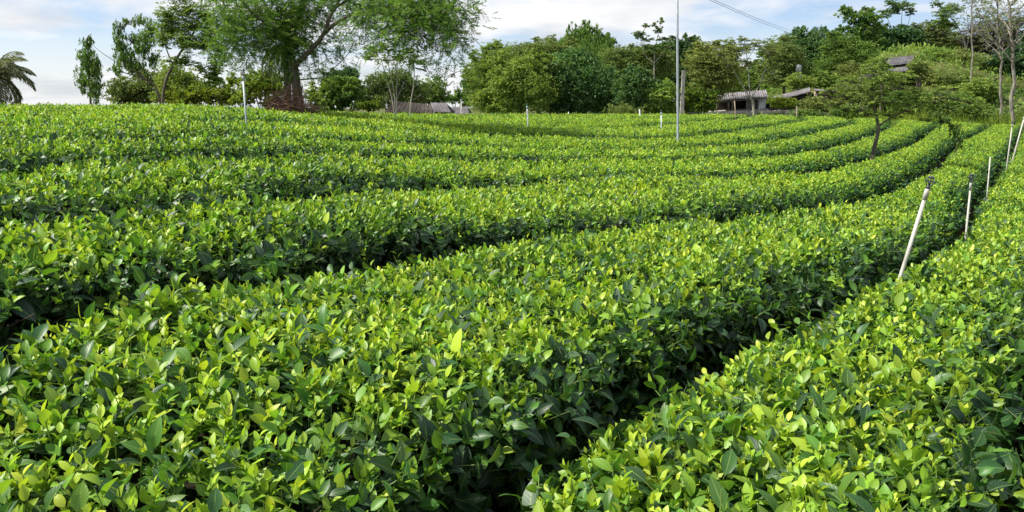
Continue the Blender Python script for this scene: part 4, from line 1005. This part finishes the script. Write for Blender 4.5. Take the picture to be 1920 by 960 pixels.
bare('second pale trunked bare tree, just left of the straight one at the edge', 52, [(1881, 205), (1876, 130), (1872, 60), (1866, -50)], 2.5, 4)
bare('short pale forked bare tree rising from the bushes left of the other two', 58, [(1822, 160), (1824, 80), (1822, 30), (1826, -40)], 1.8, 5, 9)
tree('wood_tree', 'dark shaded tree behind the bare trunks at the right edge', 'tree', 62, (1905, 0), [(1900, 150, 30, 30), (1890, 120, 24, 20), (1915, 180, 26, 26), (1935, 120, 30, 40)], 'broad', 'D', .35, 5, 2.6, group=FG)

# ---- shrubs covering the bank on the right
BANK = [(1468, 190, 28, 12, 'Y', .5, 50, 'golden green shrub right of the white gable wall of the shed'),
        (1500, 152, 30, 14, 'G', .72, 60, 'bright green shrub above the low slanting roof'),
        (1545, 150, 34, 18, 'G', .62, 62, 'green shrub above the timber frame behind the slanting roof'),
        (1602, 140, 36, 24, 'O', .55, 63, 'olive shrub left of the upper grey roofs'),
        (1640, 128, 24, 22, 'G', .66, 64, 'lime green pointed shrub touching the left end of the upper roofs'),
        (1598, 172, 42, 20, 'O', .58, 56, 'olive shrub below the upper roofs, left one'),
        (1655, 168, 44, 22, 'O', .50, 57, 'greyish olive shrub directly below the upper roofs'),
        (1652, 120, 16, 14, 'G', .62, 54, 'small leafy shrub overlapping the left corner of the upper grey roof'),
        (1722, 124, 20, 14, 'O', .58, 54, 'small olive shrub overlapping the right end of the upper grey roofs'),
        (1680, 142, 26, 9, 'G', .55, 54, 'low green shrub hiding the wall under the lower grey roof'),
        (1762, 108, 38, 20, 'G', .60, 66, 'green shrub right of the upper roofs, top of the bank'),
        (1812, 112, 40, 20, 'O', .55, 65, 'olive shrub on top of the bank below the bare trees'),
        (1848, 128, 36, 28, 'O', .42, 63, 'mossy rounded shrub on top of the bank near the pale trunks'),
        (1722, 145, 44, 22, 'O', .60, 61, 'sunlit olive shrub in the middle of the bank'),
        (1788, 150, 46, 24, 'O', .50, 60, 'dull olive shrub in the middle right of the bank'),
        (1842, 165, 36, 20, 'G', .70, 57, 'bright green shrub low on the bank near the pale trunks'),
        (1705, 185, 44, 18, 'G', .40, 53, 'blue green shrub at the foot of the bank behind the small tree'),
        (1775, 188, 46, 20, 'G', .38, 52, 'dark feathery shrub at the foot of the bank, right of the small tree'),
        (1828, 205, 34, 16, 'G', .50, 49, 'dark green shrub where the tea rows end at right'),
        (1545, 196, 46, 14, 'O', .50, 51, 'olive shrub at the field edge below the timber frame'),
        (1515, 212, 30, 9, 'G', .45, 48, 'low green shrub at the field edge right of the shed'),
        (1600, 210, 44, 10, 'G', .40, 48, 'low feathery green shrub at the field edge left of the small tree')]
for px, py, rx, ry, mt, ag, D, lab in BANK:
    tree('shrub', lab, 'shrub', D, (px, 0), [(px - rx * .35, py - 2, rx * .7, ry * .9), (px + rx * .4, py + 2, rx * .65, ry * .8), (px, py + ry * .5, rx, ry * .6)], 'feather', mt, ag, 5.0, 2.6, group='shrubs on the bank at right')
tree('hanging_creeper', 'leggy green creeper hanging over the end of a tea row at right', 'creeper', 19.6, (1790, 0), [(1770, 225, 16, 12), (1790, 245, 12, 18), (1797, 270, 9, 14), (1755, 215, 18, 8)], 'droop', 'G', .42, 6.5, 1.9, limbs=[(['base', (1795, 290), (1792, 250), (1770, 222)], 1, .4)], sparse=True)

# ---- small feathery tree in the tea
tree('small_feathery_tree', 'small feathery tree with thin dark forked trunk standing among the tea rows', 'tree', 17.4, (1637, 0),
     [(1640, 130, 26, 14), (1600, 150, 30, 12), (1680, 150, 34, 14), (1720, 172, 36, 14), (1640, 165, 30, 14), (1590, 180, 34, 12), (1755, 190, 34, 12), (1700, 205, 30, 10), (1560, 170, 26, 9), (1665, 190, 26, 10), (1785, 205, 20, 9), (1610, 205, 22, 8), (1740, 225, 20, 8), (1790, 165, 22, 8), (1570, 195, 30, 8), (1700, 140, 30, 10), (1760, 165, 26, 8), (1530, 185, 18, 6), (1625, 212, 30, 11), (1670, 215, 28, 10), (1585, 205, 26, 10), (1715, 195, 34, 14), (1650, 145, 44, 18), (1820, 190, 24, 12), (1645, 190, 30, 14)], 'feather', 'G', .66, 5.2, .85,
     limbs=[(['base', (1641, 268), (1648, 245), (1645, 225)], 4.2, 2.6), ([(1645, 228), (1641, 205), (1634, 180), (1638, 140)], 2.6, .8), ([(1648, 235), (1668, 222), (1690, 212), (1722, 196), (1750, 185)], 1.8, .5), ([(1640, 200), (1652, 185), (1658, 165)], 1.2, .4), ([(1636, 185), (1615, 165), (1592, 150)], 1.1, .4), ([(1690, 212), (1720, 215), (1745, 225)], .8, .3), ([(1634, 175), (1660, 150), (1685, 145)], 1, .3), ([(1642, 210), (1615, 198), (1590, 182)], 1, .3)], sparse=True)

# ---- undergrowth and grass
def ground_cover(name, x0, x1, y0, y1, n, L, style, mat, age, cond=None):
    x = rng.uniform(x0, x1, n); y = rng.uniform(y0, y1, n)
    k = (y > yend(x, y) + .3)
    if cond is not None: k &= cond(x, y)
    x, y = x[k], y[k]; n = len(x)
    z = ground_z(x, y) + rng.random(n) ** 2 * L * 1.3
    P = np.column_stack([x, y, z]); g = Geo()
    if style == 'grass': D_ = rng.normal(0, .35, (n, 3)) + [0, 0, 1]; leafcloud(g, P, D_, L * rng.uniform(.6, 1.3, n), L * .07, age + rng.normal(0, .18, n) + .15 * value_noise(x, y, 3, 50))
    else: D_ = rng.normal(0, .7, (n, 3)) + [0, 0, .5]; leafcloud(g, P, D_, L * rng.uniform(.5, 1.3, n), L * .4, age + rng.normal(0, .13, n) + .2 * value_noise(x, y, 2.5, 51))
    obj(name, g.mesh(name, MT[mat], smooth=False), kind='stuff')
ground_cover('undergrowth', -45, 62, 30, 84, 60000, .42, 'leafy', 'G', .66)
ground_cover('grass', 18, 44, 44, 53, 16000, .55, 'grass', 'Y', .45, lambda x, y: x / y > .42)
ground_cover('grass', -25, 30, 26, 56, 22000, .35, 'grass', 'G', .7)

# ---------------------------------------------------------------- pipes and posts
def sprinkler(label, D, top, base, rpx=None, r=.0105, mat=None, head='dark', D2=None, extra=.75, cat='sprinkler pipe', group='irrigation sprinkler pipes'):
    T = at(top[0], top[1], D2 or D); B_ = at(base[0], base[1], D); v = unit((T - B_)[None])[0]
    B = B_ - v * extra
    z = gz(B[0], B[1]); 
    if B[2] > z: B = B - v * ((B[2] - z) / max(v[2], .3) + .05)
    t = thing('sprinkler_pipe', label, cat, tuple(B), group)
    L = np.linalg.norm(T - B); hl = .055 if head else 0
    E = T - v * hl; mat = mat or M_PVC
    g = Geo(); g.tube([B, B + v * L * .5, E - v * .02], r, n=12, cap=True); obj('pipe', g.mesh('pipe', mat, off=B), t)
    if head:
        g = Geo(); g.tube([E - v * .075, E - v * .015, E - v * .012], [r * 1.32, r * 1.32, r * 1.1], n=12, cap=True); obj('coupling', g.mesh('coupling', mat, off=B), t)
        hm = M_GPLAS if head == 'green' else M_PLAS
        g = Geo(); g.tube([E - v * .016, E + v * .008, E + v * .012], [r * 1.1, r * 1.05, r * .5], n=10, cap=True)
        side = unit(np.cross(v, [0, 1, 0.])[None])[0]; fw = np.cross(v, side)
        for a_ in range(3):       # curved arms carrying the deflector
            d_ = side * math.cos(a_ * 2.1) + fw * math.sin(a_ * 2.1)
            g.tube([E + v * .004 + d_ * r * .8, E + v * .026 + d_ * .024, E + v * .046 + d_ * .022, E + v * .055], [.0032, .003, .003, .003], n=5)
        g.tube([E + v * .052, E + v * .058, E + v * .066], [.016, .019, .006], n=10, cap=True)
        g.tube([E + v * .01, E + v * .04], [.006, .009], n=8, cap=True)
        g.tube([E + v * .033 - side * .03, E + v * .036 + side * .032], [.004, .005], n=6, cap=True)
        obj('sprinkler_head', g.mesh('sprinkler_head', hm, off=B), t)
    return t
sprinkler('leaning cream plastic sprinkler pipe with dark head, nearest on the right', 4.27, (1746, 333), (1689, 516))
sprinkler('second sprinkler pipe from the near leaning one, upright with dark head', 6.35, (1822, 328), (1811, 440), r=.0078)
sprinkler('third plain thin stake beyond the two nearer sprinkler pipes', 11.9, (1857, 292), (1851, 362), head=None, r=.0095)
sprinkler('bent sprinkler pipe fourth along the furrow at the right edge', 17.9, (1899, 228), (1887, 316), r=.013)
sprinkler('leaning pale pipe half cut by the right picture edge', 21, (1922, 215), (1911, 255), r=.018)
sprinkler('upright sprinkler pipe alone on the left, against the yellow shrubs', 10.4, (455, 133), (462, 234), r=.0125, mat=M_GALV)
sprinkler('sprinkler pipe with green head before the bright spreading tree', 19.6, (988, 194), (990, 240), r=.017, mat=M_GALV, head='green')
sprinkler('short sprinkler pipe left of the tall steel pole', 21, (1240, 206), (1240, 243), r=.018, mat=M_GALV)
sprinkler('leaning short stake at the foot of the dark round tree', 32, (1199, 204), (1201, 224), r=.026, head=None, mat=M_GALV)
sprinkler('tiny distant stake before the large dark tree', 36, (1066, 209), (1066, 224), r=.022, head=None, mat=M_GALV)
sprinkler('grey capped post in front of the grey roofs', 26.5, (865, 183), (865, 212), r=.022, mat=M_PVC)
sprinkler('thin wooden stake in front of the open shed', 33, (1377, 188), (1380, 224), r=.024, head=None, mat=M_WOOD)
sprinkler('small stake at the far field edge right of the shed', 42, (1494, 198), (1494, 220), r=.03, head=None, mat=M_WOOD)
# tall steel pole
D = 17.2; T_ = at(1269.5, -130, D); B_ = at(1271, 262, D); B = np.array([B_[0], D, gz(B_[0], D) - .05])
t = thing('steel_pole', 'tall thin galvanised steel pole standing in the tea, cut by the top edge', 'pole', tuple(B))
g = Geo(); g.tube([B, (B + B_) / 2, B_, (B_ + T_) / 2, T_], [.03, .03, .029, .026, .024], n=12, cap=True); obj('shaft', g.mesh('shaft', M_GALV, off=B), t)
g = Geo(); g.tube([T_ - [0, 0, .03], T_ + [0, 0, .04]], .032, n=12, cap=True); obj('cap', g.mesh('cap', M_PLAS, off=B), t)
# concrete post
D = 47; T_ = at(1277, 132, D); B_ = at(1278, 217, D); B = np.array([B_[0], D, gz(B_[0], D) - .1])
t = thing('concrete_post', 'square weathered concrete post right behind the tall steel pole', 'post', tuple(B))
g = Geo()
for i in range(4):
    pass
a0, a1 = .115, .09
V = []
for z, a in ((B[2], a0), (T_[2], a1)):
    for sx, sy in ((-1, -1), (1, -1), (1, 1), (-1, 1)): V.append([B_[0] + sx * a, D + sy * a, z])
g.add(V, Q=[[0, 1, 5, 4], [1, 2, 6, 5], [2, 3, 7, 6], [3, 0, 4, 7], [4, 5, 6, 7]]); obj('shaft', g.mesh('shaft', M_CONC, smooth=False, off=B), t)
g = Geo(); g.box((B_[0] - .16, D - .02, B_[2] + 1.3), (.10, .10, .16)); g.box((B_[0] - .14, D, B_[2] + 1.0), (.06, .08, .06)); obj('fitting', g.mesh('fitting', M_PLAS, smooth=False, off=B), t)
# two overhead wires
for j, (p0, p1, lab) in enumerate((((1290, -22), (1497, 62), 'upper of the two thin overhead wires crossing the sky at upper right'), ((1290, -25), (1490, 64), 'lower of the two thin overhead wires crossing the sky at upper right'))):
    a_ = at(p0[0], p0[1] + j * 6, 30); b_ = at(p1[0], p1[1], 69); tt = np.linspace(0, 1, 20)[:, None]
    P = a_ * (1 - tt) + b_ * tt; P[:, 2] -= (4 * tt * (1 - tt) * .12)[:, 0]
    g = Geo(); g.tube(P, .010, n=5); o = obj('overhead_wire', g.mesh('overhead_wire', M_WIRE, off=P[0])); o.location = tuple(P[0])
    o['label'] = lab; o['category'] = 'wire'; o['group'] = 'overhead wires'

# ---------------------------------------------------------------- buildings
def corrugated(g, p00, p10, p01, p11, n, amp, thick=.02):
    """sheet between two eave points p00,p10 and two ridge points p01,p11, ridges running up the slope"""
    p00, p10, p01, p11 = map(np.array, (p00, p10, p01, p11)); nn = n * 6 + 1
    t = np.linspace(0, 1, nn)[:, None]; nrm = np.cross(p10 - p00, p01 - p00); nrm = nrm / np.linalg.norm(nrm)
    if nrm[2] < 0: nrm = -nrm
    w = (np.cos(t * n * 2 * math.pi) * amp)
    a = p00 * (1 - t) + p10 * t + nrm * w; b = p01 * (1 - t) + p11 * t + nrm * w
    V = np.vstack([a, b, a - nrm * thick, b - nrm * thick]); i = np.arange(nn - 1)
    Q = np.vstack([np.stack([i, i + 1, nn + i + 1, nn + i], 1), np.stack([2 * nn + i, 3 * nn + i, 3 * nn + i + 1, 2 * nn + i + 1], 1),
                   np.stack([i, 2 * nn + i, 2 * nn + i + 1, i + 1], 1)])
    g.add(V, Q=Q)
# open shed with corrugated roof
D = 58.; L_ = at(1343, 208, D); R_ = at(1437, 202, D); fz = L_[2]
B = np.array([(L_[0] + R_[0]) / 2, D + 1.2, gz(L_[0], D)])
t = thing('open_shed', 'open farm shed with grey corrugated roof and white end wall behind the tea', 'shed', tuple(B))
e0 = at(1343, 190, D - .5); e1 = at(1440, 181, D - .5); r0 = at(1341, 177, D + 1.0); r1 = at(1436, 168.5, D + 1.0)
n_sh = 12
for i in range(n_sh):          # overlapping sheets, each a part
    f0, f1 = i / n_sh, (i + 1) / n_sh - .004
    lift = np.array([0, 0, .012 * (i % 2)])
    g = Geo(); corrugated(g, e0 + (e1 - e0) * f0 + lift, e0 + (e1 - e0) * f1 + lift, r0 + (r1 - r0) * f0 + lift, r0 + (r1 - r0) * f1 + lift, 2, .032)
    obj('roof_sheet', g.mesh('roof_sheet', M_ROOF, off=B), t)
bk0 = at(1343, 186, D + 3.2); bk1 = at(1440, 179, D + 3.2)
g = Geo(); corrugated(g, r0, r1, bk0, bk1, 24, .03); obj('rear_roof', g.mesh('rear_roof', M_ROOF, off=B), t)
g = Geo(); c = at(1429.5, 192, D); wdt = 13 * pxm(D); zt = at(1430, 181.5, D)[2]; zb = at(1430, 204.5, D)[2]
g.box((c[0], D + 1.5, (zt + zb) / 2), (wdt, 3.0, zt - zb)); obj('end_wall', g.mesh('end_wall', M_WHITE, smooth=False, off=B), t)
g = Geo(); g.box(((L_[0] + R_[0]) / 2, D + 3.1, fz + .4), (R_[0] - L_[0] - .2, .12, 1.1)); obj('rear_wall', g.mesh('rear_wall', M_DARK, smooth=False, off=B), t)
for px, py0, py1, rr in ((1344, 189, 209, .045), (1366, 188, 208, .07), (1373, 187, 208, .06), (1400, 185, 206, .05), (1418, 184, 206, .10)):
    a_ = at(px, py0, D); b_ = at(px, py1 + 2, D); g = Geo(); g.tube([b_, a_], rr, n=8, cap=True); obj('post', g.mesh('post', M_WOOD if rr < .09 else M_DARK, off=B), t)
g = Geo(); g.tube([e0 + [0, .2, -.08], e1 + [0, .2, -.08]], .05, n=6, cap=True); g.tube([r0 + [0, 0, -.1], r1 + [0, 0, -.1]], .05, n=6, cap=True); obj('purlin', g.mesh('purlin', M_WOOD, off=B), t)
g = Geo(); V = []
for y in (D - .25, D + 3.3):
    for px, py in ((1338, 209), (1440, 203)):
        p = at(px, py, D); V += [[p[0], y, p[2]], [p[0], y, p[2] - 1.2]]
g.add(V, Q=[[0, 2, 3, 1], [0, 4, 6, 2], [4, 5, 7, 6], [0, 1, 5, 4], [2, 6, 7, 3]]); obj('floor_slab', g.mesh('floor_slab', M_CONC, smooth=False, off=B), t)
# low stone wall
D = 55.; a_ = at(1290, 216, D); b_ = at(1600, 209, D); B = np.array([a_[0], D, gz(a_[0], D)])
t = thing('low_wall', 'low grey stone retaining wall below the open shed', 'wall', tuple(B))
nb_ = 42
for i in range(nb_):
    f = (i + .5) / nb_; x = a_[0] + (b_[0] - a_[0]) * f; z = a_[2] + (b_[2] - a_[2]) * f
    for c_ in range(2):
        hgt = .21; xx = x + (c_ % 2) * .14
        g = Geo(); g.box((xx, D + rng.normal(0, .015), z + .10 - c_ * .22 + rng.normal(0, .012)), ((b_[0] - a_[0]) / nb_ * .95, .3, hgt * rng.uniform(.9, 1)), rz=rng.normal(0, .02)); obj('stone', g.mesh('stone', M_CONC, smooth=False, off=B), t)
g = Geo(); g.box(((a_[0] + b_[0]) / 2, D + .05, (a_[2] + b_[2]) / 2 - .7), (b_[0] - a_[0], .3, 1.1)); obj('footing', g.mesh('footing', M_CONC, smooth=False, off=B), t)

def lowhouse(name, label, cat, D, eL, eR, rL, rR, depth, wall_h, roofm, n, wallm=None, rear=True):
    """building from two eave and two ridge points in photo pixels"""
    e0, e1 = at(*eL, D), at(*eR, D); r0, r1 = at(*rL, D + depth / 2), at(*rR, D + depth / 2)
    B = np.array([(e0[0] + e1[0]) / 2, D + depth / 2, min(gz(e0[0], D), gz(e1[0], D))])
    t = thing(name, label, cat, tuple(B))
    for i in range(n):
        f0, f1 = i / n, (i + 1) / n - .003; lift = np.array([0, 0, .012 * (i % 2)])
        g = Geo(); corrugated(g, e0 + (e1 - e0) * f0 + lift, e0 + (e1 - e0) * f1 + lift, r0 + (r1 - r0) * f0 + lift, r0 + (r1 - r0) * f1 + lift, 3, .025); obj('roof_sheet', g.mesh('roof_sheet', roofm, off=B), t)
    f0 = e0 + [0, depth, 0]; f1 = e1 + [0, depth, 0]
    g = Geo(); corrugated(g, r0, r1, f0, f1, n * 2, .025); obj('rear_roof', g.mesh('rear_roof', roofm, off=B), t)
    w0 = e0 + (e1 - e0) * .05; w1 = e0 + (e1 - e0) * .95; zb = B[2] - .3
    V = []
    for p in (w0, w1):
        for yy in (D + .35, D + depth - .35): V += [[p[0], yy, zb], [p[0], yy, p[2] + .02]]
    rm0 = r0 + (r1 - r0) * .05 - [0, 0, .08]; rm1 = r0 + (r1 - r0) * .95 - [0, 0, .08]
    V += [list(rm0), list(rm1)]
    g = Geo(); g.add(V, Q=[[0, 1, 5, 4], [2, 6, 7, 3], [0, 2, 3, 1], [4, 5, 7, 6]], T=[[1, 3, 8], [5, 9, 7]]); obj('wall', g.mesh('wall', wallm or M_WHITE, smooth=False, off=B), t)
    return t
lowhouse('farmhouse', 'long low building with brown tiled roof just showing over the crest', 'house', 33, (722, 210), (850, 214), (738, 190), (842, 200), 4.5, 2, M_TILE, 16, M_DARK)
lowhouse('outbuilding', 'small dark gabled roof end right of the long brown roof', 'house', 30, (812, 210), (845, 211), (806, 193), (836, 194), 2.2, 2, M_ROOF, 5, M_DARK)
lowhouse('outbuilding', 'small pale grey roof beside the grey capped post', 'shed', 34, (838, 216), (880, 216), (840, 202), (876, 200), 3, 2, M_ROOF, 6, M_DARK)
lowhouse('farm_shed', 'long low shed with slanting grey roof right of the golden shrub', 'shed', 57, (1446, 190), (1520, 172), (1450, 186), (1518, 164), 4, 2, M_ROOF, 10, M_DARK)
lowhouse('hillside_house', 'upper grey house roof among trees on the bank', 'house', 60, (1658, 124), (1710, 118), (1666, 109), (1714, 104), 5, 2, M_ROOF, 8, M_DARK)
lowhouse('hillside_house', 'lower long grey roof just below the upper one on the bank', 'house', 56.5, (1648, 141), (1706, 132), (1652, 131), (1706, 124), 4, 2, M_ROOF, 9, M_DARK)
# timber frame by the slanting roof
D = 56; c = at(1545, 180, D); B = np.array([c[0], D, gz(c[0], D)])
t = thing('timber_frame', 'dark timber lean-to frame between the slanting roof and the bank shrubs', 'shed', tuple(B))
for px in (1533, 1545, 1557):
    for dy in (0, 1.6):
        a_ = at(px, 169 + (px - 1533) * .1, D) + [0, dy, 0]; b_ = at(px, 186, D) + [0, dy, -1.2]; g = Geo(); g.tube([b_, a_], .07, n=6, cap=True); obj('post', g.mesh('post', M_WOOD, off=B), t)
for py in (170, 176, 182):
    g = Geo(); g.tube([at(1528, py, D - .1), at(1560, py + 1.5, D - .1)], .05, n=6, cap=True); obj('rail', g.mesh('rail', M_WOOD, off=B), t)
g = Geo(); corrugated(g, at(1525, 169, D - .5), at(1564, 172, D - .5), at(1527, 166, D + 2), at(1562, 169, D + 2), 10, .02); obj('roof', g.mesh('roof', M_ROOF, off=B), t)
# white tank on a stand
D = 62; c = at(1497, 130, D); B = np.array([c[0], D, gz(c[0], D)]); m = pxm(D)
t = thing('water_tank', 'small white water tank on a stand in front of the dark dome shaped tree', 'tank', tuple(B))
g = Geo(); g.tube([c - [0, 0, 4 * m], c + [0, 0, 6 * m], c + [0, 0, 8 * m], c + [0, 0, 8.6 * m]], [5 * m, 5 * m, 3.6 * m, .2 * m], n=20, cap=True); obj('tank', g.mesh('tank', M_WHITE, off=B), t)
for sx in (-1, 1):
    for sy in (-1, 1):
        g = Geo(); q = c + [sx * 3.6 * m, sy * 3.6 * m, -4 * m]; g.tube([[q[0], q[1], B[2]], q], .05, n=6, cap=True); obj('leg', g.mesh('leg', M_GALV, off=B), t)

print('TRIS', sum(len(m.polygons) for m in bpy.data.meshes))
